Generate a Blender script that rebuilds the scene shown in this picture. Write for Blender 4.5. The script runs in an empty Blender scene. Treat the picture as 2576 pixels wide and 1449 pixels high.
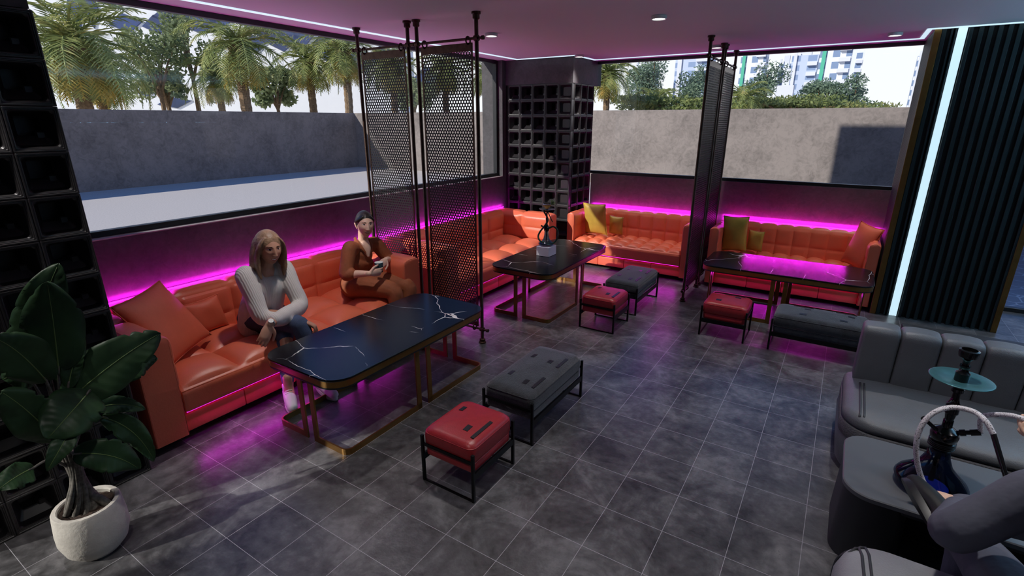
SUN, SKY, EXPO, DLP, LEDW, LEDG, LWALL, LSEAT, LFLOOR, CYAN = 4.6, 1.25, 0.0, 100, 1.0, 1.0, 4.2, 5, 1.1, 110
import bpy, bmesh, math, random
from mathutils import Vector, Matrix, Quaternion
random.seed(7)
PI = math.pi
S = bpy.context.scene
COL = S.collection
V = Vector

# ------------------------------------------------------------------ helpers
def hexc(r, g, b):
    f = lambda c: (c/255/12.92) if c/255 <= .04045 else ((c/255+.055)/1.055)**2.4
    return (f(r), f(g), f(b), 1)

class NT:
    def __init__(s, mat):
        s.t = mat.node_tree; s.n = s.t.nodes; s.l = s.t.links
    def add(s, typ, **kw):
        n = s.n.new(typ)
        for k, v in kw.items():
            if k.startswith('i_'):
                n.inputs[int(k[2:]) if k[2:].isdigit() else k[2:].replace('_', ' ')].default_value = v
            else: setattr(n, k, v)
        return n
    def link(s, a, b): s.l.new(a, b)
    def math(s, op, a, b=None, c=None):
        n = s.n.new('ShaderNodeMath'); n.operation = op
        for i, x in enumerate((a, b, c)):
            if x is None: continue
            if isinstance(x, (int, float)): n.inputs[i].default_value = x
            else: s.l.new(x, n.inputs[i])
        return n.outputs[0]
    def ramp(s, fac, stops, interp='LINEAR'):
        n = s.n.new('ShaderNodeValToRGB'); n.color_ramp.interpolation = interp
        e = n.color_ramp.elements
        while len(e) < len(stops): e.new(.5)
        for i, (p, c) in enumerate(stops):
            e[i].position = p; e[i].color = c if len(c) == 4 else (*c, 1)
        s.l.new(fac, n.inputs[0]); return n.outputs[0]
    def mix(s, fac, a, b, mode='MIX'):
        n = s.n.new('ShaderNodeMix'); n.data_type = 'RGBA'; n.blend_type = mode
        for k, x in ((0, fac), (6, a), (7, b)):
            if isinstance(x, (int, float, tuple)): n.inputs[k].default_value = x
            else: s.l.new(x, n.inputs[k])
        return n.outputs[2]
    def noise(s, scale, detail=4, rough=.55, vec=None, dist=0):
        n = s.n.new('ShaderNodeTexNoise'); n.inputs['Scale'].default_value = scale
        n.inputs['Detail'].default_value = detail; n.inputs['Roughness'].default_value = rough
        n.inputs['Distortion'].default_value = dist
        if vec is not None: s.l.new(vec, n.inputs['Vector'])
        return n.outputs['Fac']

MATS = {}
def M(name, col, rough=.5, metal=0., var=0., vscale=6., vdet=5, vlo=.32, vhi=.68, bump=0., bscale=60., emit=None, estr=0., trans=0., spec=.5, coat=0., sheen=0., alt=None, coord='Object'):
    m = bpy.data.materials.new(name); m.use_nodes = True
    k = NT(m); b = k.n['Principled BSDF']
    b.inputs['Roughness'].default_value = rough; b.inputs['Metallic'].default_value = metal
    b.inputs['Specular IOR Level'].default_value = spec; b.inputs['Transmission Weight'].default_value = trans
    b.inputs['Coat Weight'].default_value = coat; b.inputs['Sheen Weight'].default_value = sheen
    b.inputs['Base Color'].default_value = col
    tc = k.add('ShaderNodeTexCoord').outputs[coord]
    if var:
        f = k.noise(vscale, vdet, .6 if vdet == 5 else .72, tc)
        if vdet > 5: f = k.math('ADD', k.math('MULTIPLY', f, .55), k.math('MULTIPLY', k.noise(vscale*6, 6, .7, tc, 1.2), .45))
        lo = tuple(c*(1-var) for c in col[:3])+(1,); hi = alt or tuple(min(1, c*(1+var)) for c in col[:3])+(1,)
        k.link(k.ramp(f, [(vlo, lo), (vhi, hi)]), b.inputs['Base Color'])
    if bump:
        bn = k.add('ShaderNodeBump'); bn.inputs['Strength'].default_value = bump; bn.inputs['Distance'].default_value = .01
        k.link(k.noise(bscale, 3, .6, tc), bn.inputs['Height']); k.link(bn.outputs[0], b.inputs['Normal'])
    if emit:
        b.inputs['Emission Color'].default_value = emit; b.inputs['Emission Strength'].default_value = estr
    MATS[name] = m
    return m

def link(o, parent=None):
    COL.objects.link(o)
    if parent is not None: o.parent = parent
    return o
def tag(o, label=None, cat=None, group=None, kind=None):
    if label: o['label'] = label
    if cat: o['category'] = cat
    if group: o['group'] = group
    if kind: o['kind'] = kind
    return o
def obj(name, bm, mat, parent=None, smooth=False, auto=None, loc=None):
    if isinstance(bm, bpy.types.Mesh): me = bm
    else:
        me = bpy.data.meshes.new(name); bm.normal_update(); bm.to_mesh(me); bm.free()
    for m in (mat if isinstance(mat, (list, tuple)) else [mat]): me.materials.append(m)
    if smooth: me.polygons.foreach_set('use_smooth', [True]*len(me.polygons))
    if auto is not None: me.set_sharp_from_angle(angle=math.radians(auto))
    o = bpy.data.objects.new(name, me)
    if loc is not None: o.location = loc
    return link(o, parent)
def empty(name, loc=(0, 0, 0), rz=0, label=None, cat=None, group=None):
    o = bpy.data.objects.new(name, None); o.location = loc; o.rotation_euler = (0, 0, rz); o.empty_display_size = .1
    link(o); return tag(o, label, cat, group)
def struct(name, bm, mat, **k):
    return tag(obj(name, bm, mat, **k), kind='structure')
KIDS = {}
def dup(o, loc=None, rz=None, label=None, parent=None):
    c = o.copy(); COL.objects.link(c)
    if parent is not None: c.parent = parent
    if loc is not None: c.location = loc
    if rz is not None: c.rotation_euler = (0, 0, rz)
    if label: c['label'] = label
    for ch in list(o.children): dup(ch, parent=c)
    return c

def nb(): return bmesh.new()
def box(bm, lo, hi, bev=0, seg=1):
    x0, y0, z0 = lo; x1, y1, z1 = hi
    vs = [bm.verts.new(p) for p in ((x0,y0,z0),(x1,y0,z0),(x1,y1,z0),(x0,y1,z0),(x0,y0,z1),(x1,y0,z1),(x1,y1,z1),(x0,y1,z1))]
    fs = [bm.faces.new([vs[i] for i in q]) for q in ((3,2,1,0),(4,5,6,7),(0,1,5,4),(1,2,6,5),(2,3,7,6),(3,0,4,7))]
    if bev:
        es = list({e for f in fs for e in f.edges})
        bmesh.ops.bevel(bm, geom=es, offset=bev, segments=seg, profile=.5, affect='EDGES')
    return bm
def bx(lo, hi, bev=0, seg=1): return box(nb(), lo, hi, bev, seg)
def crom(pts, n):
    """Catmull-Rom through tuples of any length"""
    out = []; P = [pts[0]]+list(pts)+[pts[-1]]
    for i in range(1, len(P)-2):
        for j in range(n):
            t = j/n
            out.append(tuple(.5*((2*b)+(c-a)*t+(2*a-5*b+4*c-d)*t*t+(3*b-a-3*c+d)*t**3) for a, b, c, d in zip(P[i-1], P[i], P[i+1], P[i+2])))
    out.append(tuple(pts[-1])); return out
def tube(bm, pts, rad, seg=10, smooth=0, cap=True, closed=False, flat=1., up=None, round_cap=False):
    """sweep a circle (or an ellipse: flat) along pts; rad scalar or list"""
    if isinstance(rad, (int, float)): rad = [rad]*len(pts)
    if smooth:
        q = crom([(*p, r) for p, r in zip(pts, rad)], smooth); pts = [p[:3] for p in q]; rad = [max(p[3], .0002) for p in q]
    P = [V(p) for p in pts]; n = len(P)
    if round_cap and n > 1:
        d0 = (P[0]-P[1]).normalized(); d1 = (P[-1]-P[-2]).normalized(); r0, r1 = rad[0], rad[-1]
        pre = [(P[0]+d0*r0*math.sin(a), r0*math.cos(a)) for a in (1.45, 1.1, .7, .35)]
        post = [(P[-1]+d1*r1*math.sin(a), r1*math.cos(a)) for a in (.35, .7, 1.1, 1.45)]
        P = [p for p, _ in pre]+P+[p for p, _ in post]; rad = [r for _, r in pre]+list(rad)+[r for _, r in post]; n = len(P)
    rings = []; nrm = None
    for i in range(n):
        if closed: d = P[(i+1) % n]-P[i-1]
        else: d = P[min(i+1, n-1)]-P[max(i-1, 0)]
        d.normalize()
        if nrm is None:
            a = V(up) if up else (V((0, 0, 1)) if abs(d.z) < .9 else V((1, 0, 0)))
            nrm = (a-d*a.dot(d)).normalized()
        else:
            nrm = nrm-d*nrm.dot(d)
            nrm = nrm.normalized() if nrm.length > 1e-6 else d.orthogonal().normalized()
        bi = d.cross(nrm)
        rings.append([bm.verts.new(P[i]+nrm*(rad[i]*flat*math.cos(2*PI*k/seg))+bi*(rad[i]*math.sin(2*PI*k/seg))) for k in range(seg)])
    m = n if closed else n-1
    for i in range(m):
        a, b = rings[i], rings[(i+1) % n]
        for k in range(seg): bm.faces.new((a[k], a[(k+1) % seg], b[(k+1) % seg], b[k]))
    if cap and not closed:
        bm.faces.new(rings[0][::-1]); bm.faces.new(rings[-1])
    return bm
def tb(*a, **k): return tube(nb(), *a, **k)
def lathe(bm, prof, c=(0, 0, 0), seg=32, cap=True):
    """profile [(r, z)] turned about z through c"""
    rings = [[bm.verts.new((c[0]+r*math.cos(2*PI*k/seg), c[1]+r*math.sin(2*PI*k/seg), c[2]+z)) for k in range(seg)] for r, z in prof]
    for a, b in zip(rings, rings[1:]):
        for k in range(seg): bm.faces.new((a[k], a[(k+1) % seg], b[(k+1) % seg], b[k]))
    if cap:
        if prof[0][0] > 1e-5: bm.faces.new(rings[0][::-1])
        if prof[-1][0] > 1e-5: bm.faces.new(rings[-1])
    bmesh.ops.remove_doubles(bm, verts=bm.verts, dist=1e-6)
    return bm
def lt(prof, **k): return lathe(nb(), prof, **k)
def torus(bm, c, R, r, axis='Z', seg=24, rs=8):
    pts = []
    for i in range(seg):
        a = 2*PI*i/seg; p = (R*math.cos(a), R*math.sin(a), 0)
        if axis == 'X': p = (0, p[0], p[1])
        if axis == 'Y': p = (p[0], 0, p[1])
        pts.append((c[0]+p[0], c[1]+p[1], c[2]+p[2]))
    return tube(bm, pts, r, rs, closed=True)
def rrect(w, d, r, n=6):
    pts = []
    for cx, cy, a0 in ((w/2-r, d/2-r, 0), (-w/2+r, d/2-r, PI/2), (-w/2+r, -d/2+r, PI), (w/2-r, -d/2+r, 1.5*PI)):
        for i in range(n+1):
            a = a0+PI/2*i/n; pts.append((cx+r*math.cos(a), cy+r*math.sin(a)))
    return pts
def prism(bm, loops, cap=True):
    """loops: list of equal-length lists of 3D points"""
    R = [[bm.verts.new(p) for p in L] for L in loops]; n = len(R[0])
    for a, b in zip(R, R[1:]):
        for k in range(n): bm.faces.new((a[k], a[(k+1) % n], b[(k+1) % n], b[k]))
    if cap: bm.faces.new(R[0][::-1]); bm.faces.new(R[-1])
    return bm
def tufted(L, prof, u_cells, rows, bulge, sub=8, pu=.62, pw=2.4, edge=.02, back_from=None):
    """Loft the closed-ish profile [(a, b)] (a = depth, b = height, walked once) along X from 0 to L, swelling each tuft cell.
    rows: list of (s0, s1) arc fractions that carry tufts; elsewhere flat."""
    pts = [V((p[0], p[1])) for p in prof]
    seglen = [0]
    for p, q in zip(pts, pts[1:]): seglen.append(seglen[-1]+(q-p).length)
    T = seglen[-1]; N = 104
    samp = []
    for i in range(N+1):
        s = T*i/N
        for j in range(len(pts)-1):
            if s <= seglen[j+1]+1e-9:
                t = (s-seglen[j])/max(1e-9, seglen[j+1]-seglen[j]); samp.append(pts[j].lerp(pts[j+1], t)); break
    nrm = []
    for i in range(N+1):
        d = samp[min(i+1, N)]-samp[max(i-1, 0)]; nrm.append(V((d.y, -d.x)).normalized())
    bm = nb(); rings = []; nx = u_cells*sub
    us = sorted(set([0, .25*edge/L, edge/L, 1-edge/L, 1-.25*edge/L, 1]+[i/nx for i in range(1, nx)]))
    for u in us:
        c = u*u_cells; f = c-math.floor(c); fu = max(0, 1-abs(2*f-1)**pw)**pu
        ring = []
        e = min(u, 1-u)*L; er = min(1, e/edge); shrink = (1-math.sqrt(max(0, 1-(1-er)**2)))*edge*.6
        for i in range(N+1):
            s = i/N; g = 0
            for r0, r1 in rows:
                if r0 <= s <= r1:
                    w = (s-r0)/(r1-r0); g = max(0, 1-abs(2*w-1)**pw)**pu; break
            p = samp[i]+nrm[i]*(bulge*fu*g-shrink)
            ring.append(bm.verts.new((u*L, p.x, p.y)))
        rings.append(ring)
    for a, b in zip(rings, rings[1:]):
        for i in range(N): bm.faces.new((a[i], a[i+1], b[i+1], b[i]))
        bm.faces.new((a[N], a[0], b[0], b[N]))
    bm.faces.new(rings[0][::-1]); bm.faces.new(rings[-1])
    bmesh.ops.recalc_face_normals(bm, faces=bm.faces)
    return bm

# the camera and a helper that gives the point seen at a pixel on a given plane
FPX, PITCH, YAW, ROLL, HC = 1286.9, .316522, .567611, -.00065, 2.14
cd = bpy.data.cameras.new('camera'); cam = bpy.data.objects.new('camera', cd); link(cam)
cam.location = (0, 0, HC); cam.rotation_mode = 'XYZ'
cam.rotation_euler = (PI/2-PITCH, 0, YAW)
cd.sensor_width = 36; cd.lens = FPX/2576*36; cd.clip_end = 600; cd.clip_start = .02
S.camera = cam
RC = cam.rotation_euler.to_matrix()
def ray(px, py): return RC @ V(((px-1288)/FPX, -(py-724.5)/FPX, -1))
def onx(px, py, x): d = ray(px, py); return V((0, 0, HC))+d*(x/d.x)
def ony(px, py, y): d = ray(px, py); return V((0, 0, HC))+d*(y/d.y)
def onz(px, py, z): d = ray(px, py); return V((0, 0, HC))+d*((z-HC)/d.z)
def pix(w):
    c = RC.transposed() @ (V(w)-V((0, 0, HC)))
    return 1288+FPX*c.x/-c.z, 724.5-FPX*c.y/-c.z

# ------------------------------------------------------------------ materials
M('concrete', hexc(112,108,106), .8, var=.3, vscale=2.2, bump=.25, bscale=18)
M('garden_concrete', hexc(127,118,113), .85, var=.28, vscale=.9, vdet=10, vlo=.38, vhi=.56, bump=.3, bscale=9)
M('wall_plaster', hexc(68,65,68), .7, var=.35, vscale=2.2, vdet=9, vlo=.36, vhi=.62, bump=.3, bscale=25)
M('sill_stone', hexc(180,175,170), .7, var=.12, vscale=8)
M('dark_paint', hexc(60,58,60), .6, var=.15, vscale=3)
M('ceiling_paint', hexc(226,216,226), .75)
M('room_dark', hexc(52,52,58), .8)
M('black_frame', hexc(22,23,26), .4, spec=.5)
M('black_metal', hexc(18,18,20), .38, metal=.6)
M('brass', hexc(150,112,62), .34, metal=.9, var=.1, vscale=14)
M('pole_bronze', hexc(72,56,48), .36, metal=.95, var=.25, vscale=20, bump=.15, bscale=90)
M('panel_black', hexc(20,19,19), .5, metal=.2)
M('crate_inside_shade', hexc(30,28,31), .4)  # same plastic, darker to paint the shade inside the boxes
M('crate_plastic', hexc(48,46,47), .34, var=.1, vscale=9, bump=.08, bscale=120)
M('orange_leather', hexc(226,112,80), .38, var=.05, vscale=5, bump=.10, bscale=70)
M('orange_fabric', hexc(214,98,66), .55, var=.08, vscale=4, bump=.10, bscale=40)
M('gold_satin', hexc(190,160,70), .42, var=.10, vscale=7, bump=.12, bscale=20)
M('red_leather', hexc(158,38,44), .36, var=.1, vscale=26, bump=.12, bscale=110)
M('black_velour', hexc(46,48,52), .9, var=.6, vscale=7, vdet=9, vlo=.38, vhi=.62, bump=.5, bscale=150, sheen=.4)
M('gray_leather', hexc(100,103,108), .42, var=.06, vscale=8, bump=.22, bscale=150)
M('gray_piping', hexc(60,62,66), .5)
M('pebbled_leather', hexc(84,84,88), .5, bump=1., bscale=95)
M('pale_leather', hexc(150,152,156), .5, var=.06, vscale=10, bump=.3, bscale=120)
M('ribbed_gray', hexc(84,86,92), .6, bump=.6, bscale=90)
M('table_lacquer', hexc(96,98,102), .35, var=.05, vscale=2)
M('table_base', hexc(40,42,46), .5)
M('white_block', hexc(225,222,228), .5)
M('pot_concrete', hexc(188,183,175), .85, var=.1, vscale=9, bump=.3, bscale=40)
M('soil', hexc(58,44,36), .95, var=.6, vscale=60, bump=1., bscale=80)
M('plant_stem', hexc(92,88,82), .7, var=.55, vscale=50)
M('chrome_dark', hexc(24,24,26), .18, metal=.5, coat=.4)
M('tray_teal', hexc(70,120,126), .35, metal=.5, var=.2, vscale=14)
M('hose_green', hexc(18,60,34), .45)
M('char', hexc(40,34,30), .9, var=.5, vscale=40)
M('bowl_amber', hexc(170,118,40), .3, var=.3, vscale=60)
M('leaf_fine', hexc(90,112,60), .6)
M('sneaker', hexc(205,205,208), .6, bump=.1, bscale=60)
M('shoe_dark', hexc(24,24,25), .55)
M('skin_a', hexc(190,140,116), .5, var=.05, vscale=12)
M('skin_b', hexc(226,184,160), .5, var=.05, vscale=12)
M('lips', hexc(170,84,78), .4)
M('eye_white', hexc(225,222,218), .3)
M('eye_dark', hexc(34,24,20), .25)
M('brow', hexc(66,46,36), .8)
M('teeth', hexc(238,234,226), .3)
M('hair_blonde', hexc(146,114,88), .5, var=.35, vscale=18, bump=.6, bscale=35)
M('hair_dark', hexc(42,34,32), .4, var=.3, vscale=22, bump=.4, bscale=50)
M('denim', hexc(58,72,100), .85, var=.35, vscale=8, bump=.3, bscale=180)
M('rust_cloth', hexc(150,82,48), .75, var=.18, vscale=9, bump=.6, bscale=14)
M('suit_gray', hexc(88,90,104), .85, var=.14, vscale=6, bump=.8, bscale=9)
M('cup_teal', hexc(28,58,64), .45)
M('cup_inside', hexc(232,232,228), .5)
M('steel', hexc(190,190,195), .25, metal=.9)
M('trunk', hexc(128,104,78), .9, var=.4, vscale=14, bump=.6, bscale=30)
M('facade_white', hexc(240,240,238), .6)
M('facade_blue', hexc(40,62,110), .12, spec=.8, var=.5, vscale=.25)
M('tower_glass', hexc(120,140,170), .3)
M('tower_white', hexc(205,208,216), .7)
M('tower_teal', hexc(70,170,140), .6)
LED_M = (1.0, .03, .95, 1); LED_W = (.60, .83, .93, 1)
M('led_magenta', (.9, .05, .85, 1), .5, emit=LED_M, estr=LEDW)
M('led_magenta_low', (.9, .05, .85, 1), .5, emit=LED_M, estr=LEDG)
M('led_white', (.8, .9, .95, 1), .5, emit=LED_W, estr=.93)
M('lamp_glow', (.9, .9, .9, 1), .5, emit=(1, .97, .93, 1), estr=4)
M('lamp_white', hexc(215,215,215), .5)
M('slat_green', hexc(22,36,38), .5)
M('slat_black', hexc(10,10,13), .55)

def leafmat(name, dark, light, yellow=None, gloss=.5, scale=3.):
    m = M(name, dark, gloss, var=.01, spec=.35); k = NT(m); b = k.n['Principled BSDF']
    tc = k.add('ShaderNodeTexCoord').outputs['Object']; f = k.noise(scale, 5, .6, tc)
    st = [(.3, dark), (.55, light)]+([(.72, yellow)] if yellow else [])
    k.link(k.ramp(f, st), b.inputs['Base Color'])
    tr = k.add('ShaderNodeBsdfTranslucent'); k.link(k.ramp(f, st), tr.inputs[0])
    mx = k.add('ShaderNodeMixShader'); mx.inputs[0].default_value = .3
    k.link(b.outputs[0], mx.inputs[1]); k.link(tr.outputs[0], mx.inputs[2]); k.link(mx.outputs[0], k.n['Material Output'].inputs[0])
leafmat('plant_leaf', hexc(32,54,37), hexc(50,78,48), gloss=.45, scale=5)
leafmat('palm_green', hexc(112,132,76), hexc(164,172,104), hexc(216,200,130), scale=1.6)
leafmat('palm_gold', hexc(140,130,66), hexc(206,180,90), hexc(232,186,90), scale=1.6)
leafmat('tree_green', hexc(84,104,68), hexc(146,158,112), hexc(176,180,136), scale=1.2)
leafmat('tree_deep', hexc(92,114,98), hexc(132,152,126), hexc(160,174,140), scale=.9)
leafmat('bush_gold', hexc(96,112,66), hexc(140,150,92), hexc(178,164,98), scale=1.0)

def glassmat(name, tint=(1, 1, 1, 1), ior=1.3):
    m = bpy.data.materials.new(name); m.use_nodes = True; k = NT(m); k.n.remove(k.n['Principled BSDF'])
    tr = k.add('ShaderNodeBsdfTransparent'); tr.inputs[0].default_value = tint
    gl = k.add('ShaderNodeBsdfGlossy'); gl.inputs['Roughness'].default_value = .0
    lw = k.add('ShaderNodeLayerWeight'); lw.inputs[0].default_value = .5
    fr = k.math('MULTIPLY_ADD', k.math('POWER', lw.outputs['Facing'], 5.), .5, (ior-1)**2/(ior+1)**2)
    mx = k.add('ShaderNodeMixShader'); k.link(fr, mx.inputs[0]); k.link(tr.outputs[0], mx.inputs[1]); k.link(gl.outputs[0], mx.inputs[2])
    k.link(mx.outputs[0], k.n['Material Output'].inputs[0]); MATS[name] = m
glassmat('window_glass', (.96, .97, .97, 1))
glassmat('hookah_glass_dark', (.30, .36, .46, 1), 1.5)
glassmat('hookah_glass_blue', (.45, .66, .80, 1), 1.5)

def floor_mat():
    m = M('floor_tile', hexc(70,70,74), .4, spec=.7); k = NT(m); b = k.n['Principled BSDF']
    tc = k.add('ShaderNodeTexCoord').outputs['Object']; sp = k.add('ShaderNodeSeparateXYZ'); k.link(tc, sp.inputs[0])
    T = .3277
    def cell(o, off):
        f = k.math('DIVIDE', k.math('SUBTRACT', o, off), T)
        fr = k.math('FRACT', f); d = k.math('MINIMUM', fr, k.math('SUBTRACT', 1., fr))
        return d, k.math('FLOOR', f)
    dx, ix = cell(sp.outputs[0], -1.500-T*40); dy, iy = cell(sp.outputs[1], 2.0125-T*40)
    d = k.math('MINIMUM', dx, dy)
    g = k.math('LESS_THAN', d, .0040)
    big = k.noise(3.2, 8, .68, tc, .6); fine = k.noise(17, 5, .6, tc)
    cv = k.add('ShaderNodeCombineXYZ'); k.link(ix, cv.inputs[0]); k.link(iy, cv.inputs[1])
    wn = k.add('ShaderNodeTexWhiteNoise'); k.link(cv.outputs[0], wn.inputs[0])
    f = k.math('ADD', k.math('MULTIPLY', big, .72), k.math('MULTIPLY', fine, .28))
    f = k.math('ADD', f, k.math('MULTIPLY', k.math('SUBTRACT', wn.outputs[0], .5), .05))
    c = k.ramp(f, [(.36, hexc(38,37,38)), (.5, hexc(76,75,77)), (.64, hexc(112,111,113))])
    k.link(k.mix(g, c, hexc(160,158,164)), b.inputs['Base Color'])
    k.link(k.ramp(f, [(.3, (.36,)*3), (.7, (.26,)*3)]), b.inputs['Roughness'])
    bn = k.add('ShaderNodeBump'); bn.inputs['Strength'].default_value = .14; bn.inputs['Distance'].default_value = .01
    h = k.math('SUBTRACT', k.noise(42, 4, .6, tc), k.math('MULTIPLY', g, .6)); k.link(h, bn.inputs['Height']); k.link(bn.outputs[0], b.inputs['Normal'])
floor_mat()
def marble_mat():
    m = M('black_marble', hexc(8,8,11), .24, spec=.35); k = NT(m); b = k.n['Principled BSDF']
    tc = k.add('ShaderNodeTexCoord').outputs['Object']
    nz = k.add('ShaderNodeTexNoise'); nz.inputs['Scale'].default_value = 3.4; nz.inputs['Detail'].default_value = 5; k.link(tc, nz.inputs['Vector'])
    ad = k.add('ShaderNodeVectorMath', operation='MULTIPLY_ADD'); k.link(nz.outputs['Color'], ad.inputs[0]); ad.inputs[1].default_value = (.16, .16, 0); k.link(tc, ad.inputs[2])
    mp = k.add('ShaderNodeMapping'); mp.inputs['Scale'].default_value = (1.6, 2.6, 0.); mp.inputs['Rotation'].default_value = (0, 0, .6); k.link(ad.outputs[0], mp.inputs[0])
    vo = k.add('ShaderNodeTexVoronoi', feature='DISTANCE_TO_EDGE'); vo.inputs['Scale'].default_value = 1.; k.link(mp.outputs[0], vo.inputs['Vector'])
    mask = k.noise(2.6, 2, .5, tc)
    line = k.math('LESS_THAN', vo.outputs['Distance'], k.math('MINIMUM', k.math('MULTIPLY', k.math('MAXIMUM', k.math('SUBTRACT', mask, .44), 0.), .05), .0055))
    k.link(k.mix(line, hexc(11,11,14), hexc(220,214,210)), b.inputs['Base Color'])
marble_mat()
def knit_mat():
    m = M('knit_cream', hexc(206,200,196), .9, var=.06, vscale=10); k = NT(m); b = k.n['Principled BSDF']
    tc = k.add('ShaderNodeTexCoord').outputs['Object']
    w = k.add('ShaderNodeTexWave', wave_type='BANDS', bands_direction='Y'); w.inputs['Scale'].default_value = 22; w.inputs['Distortion'].default_value = 2.5; k.link(tc, w.inputs['Vector'])
    bn = k.add('ShaderNodeBump'); bn.inputs['Strength'].default_value = .35; bn.inputs['Distance'].default_value = .006; k.link(w.outputs['Fac'], bn.inputs['Height']); k.link(bn.outputs[0], b.inputs['Normal'])
knit_mat()
def hose_mat():
    m = M('hose_white', hexc(225,222,226), .6); k = NT(m); b = k.n['Principled BSDF']
    tc = k.add('ShaderNodeTexCoord').outputs['Object']
    k.link(k.ramp(k.noise(210, 3, .7, tc), [(.0, hexc(28,26,34)), (.41, hexc(28,26,34)), (.44, hexc(226,222,228))]), b.inputs['Base Color'])
hose_mat()
def tower_mat(name, wall, glass, sx, sz):
    m = M(name, wall, .5); k = NT(m); b = k.n['Principled BSDF']
    tc = k.add('ShaderNodeTexCoord').outputs['Object']; sp = k.add('ShaderNodeSeparateXYZ'); k.link(tc, sp.inputs[0])
    u = k.math('ADD', sp.outputs[0], sp.outputs[1])
    a = k.math('LESS_THAN', k.math('FRACT', k.math('DIVIDE', u, sx)), .55); c = k.math('LESS_THAN', k.math('FRACT', k.math('DIVIDE', sp.outputs[2], sz)), .6)
    k.link(k.mix(k.math('MULTIPLY', a, c), wall, glass), b.inputs['Base Color'])
tower_mat('tower_grid', hexc(214,218,226), hexc(112,134,166), 1.7, 1.6)
tower_mat('tower_blue', hexc(176,188,208), hexc(120,142,176), 2.3, 1.4)
def pave_mat():
    m = M('dark_paving', hexc(70,84,112), .3); k = NT(m); b = k.n['Principled BSDF']
    tc = k.add('ShaderNodeTexCoord').outputs['Object']
    vo = k.add('ShaderNodeTexVoronoi', feature='DISTANCE_TO_EDGE'); vo.inputs['Scale'].default_value = 3.2; k.link(tc, vo.inputs['Vector'])
    k.link(k.mix(k.math('LESS_THAN', vo.outputs['Distance'], .025), hexc(66,78,104), hexc(150,158,176)), b.inputs['Base Color'])
pave_mat()
M('gravel', hexc(206,198,192), .9, var=.12, vscale=30, bump=.3, bscale=40)
def m_(n): return MATS[n]
# ------------------------------------------------------------------ setting
CE = 3.0
struct('floor', bx((-5.0, -4, -.08), (6.2, 8.05, 0)), m_('floor_tile'))
struct('ceiling', bx((-4.98, -4, CE), (6.2, 8.1, CE+.12)), m_('ceiling_paint'))
# the storey above: its mass throws the shadow on the garden wall
struct('wall_upper_storey', bx((-5.0, -4.2, CE+.12), (7.5, 8.1, 7.6)), m_('concrete'))
b = nb()
for lo, hi in (((-5.0, 1.09, 0), (-4.62, 8.05, 1.285)), ((-5.0, -4, 0), (-4.62, -.05, 1.285)), ((-5.0, 6.97, 1.285), (-4.62, 8.05, CE)), ((-5.0, -1.5, 1.285), (-4.62, -.05, CE))): box(b, lo, hi)
struct('wall_left', b, m_('wall_plaster'))
b = nb(); box(b, (-4.76, 1.09, 1.285), (-4.62, 6.97, 1.293)); struct('trim_1', b, m_('sill_stone'))
b = nb(); box(b, (-3.48, 7.85, 0), (.55, 8.05, 1.32)); struct('wall_back', b, m_('wall_plaster'))
# pillars
b = nb(); box(b, (-4.62, 7.26, 0), (-3.665, 8.05, CE)); box(b, (-4.62, 7.065, 2.652), (-3.475, 8.05, CE)); struct('wall_corner_pillar', b, m_('wall_plaster'))
b = nb(); box(b, (-5.0, -.05, 0), (-3.645, 1.085, CE)); box(b, (-3.7, -.05, 2.655), (-3.47, 1.085, CE)); struct('wall_left_pillar', b, m_('wall_plaster'))

def window(n, axis, c, a0, a1, z0, z1, t=.045, jambs=(1, 1), label=None):
    """frame bars round an opening in the plane axis = c, with one pane"""
    fr = nb()
    def bar(u0, u1, w0, w1, d=.035):
        lo, hi = ((c-d, u0, w0), (c+d, u1, w1)) if axis == 'x' else ((u0, c-d, w0), (u1, c+d, w1))
        box(fr, lo, hi, .003)
    bar(a0, a1, z0, z0+t); bar(a0, a1, z1-t, z1)
    if jambs[0]: bar(a0, a0+t, z0+t, z1-t)
    if jambs[1]: bar(a1-t, a1, z0+t, z1-t)
    w = struct('window_%d' % n, fr, m_('black_frame'))
    g = nb(); e = .006
    lo, hi = ((c-e, a0+.02, z0+.02), (c+e, a1-.02, z1-.02)) if axis == 'x' else ((a0+.02, c-e, z0+.02), (a1-.02, c+e, z1-.02))
    box(g, lo, hi)
    obj('pane', g, m_('window_glass'), w)
window(1, 'x', -4.735, 1.09, 6.97, 1.293, CE-.0)
window(2, 'y', 7.93, -3.665, .56, 1.322, CE-.0, t=.04)
window(3, 'x', -4.735, -4.0, -1.5, 1.285, CE)
window(4, 'y', 7.93, 1.72, 6.0, 0.0, CE, t=.05)
# unseen sides of the room
struct('wall_right', bx((6.0, -4, 0), (6.2, 8.05, CE)), m_('room_dark'))
struct('wall_front', bx((-5.0, -4.2, 0), (6.2, -4.0, CE)), m_('room_dark'))
# slatted wall on the right: body, slats, brass corners and a vertical light line
struct('wall_slatted', bx((.545, 7.03, 0), (1.63, 8.05, CE)), m_('slat_black'))
sl = nb(); x = .575; k = 0
while x < 1.575:
    if not (.685 < x < .80): box(sl, (x, 6.985, .0), (x+.036, 7.031, CE-.002), .003)
    x += .0705; k += 1
for x0 in (.66, .785): box(sl, (x0, 6.985, 0), (x0+.03, 7.031, CE-.002), .003)
struct('trim_2', sl, m_('slat_green'))
b = nb(); box(b, (.516, 6.972, 0), (.573, 6.979, CE-.002), .002); box(b, (1.585, 6.975, 0), (1.635, 7.03, CE-.002), .002); struct('trim_3', b, m_('brass'))
b = nb(); box(b, (.515, 6.98, 0), (.572, 7.04, CE-.002), .002)
for i in range(10): box(b, (.518, 7.045+i*.08, .0), (.545, 7.075+i*.08+.04, CE-.002), .004)
struct('trim_4', b, m_('slat_black'))
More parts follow.
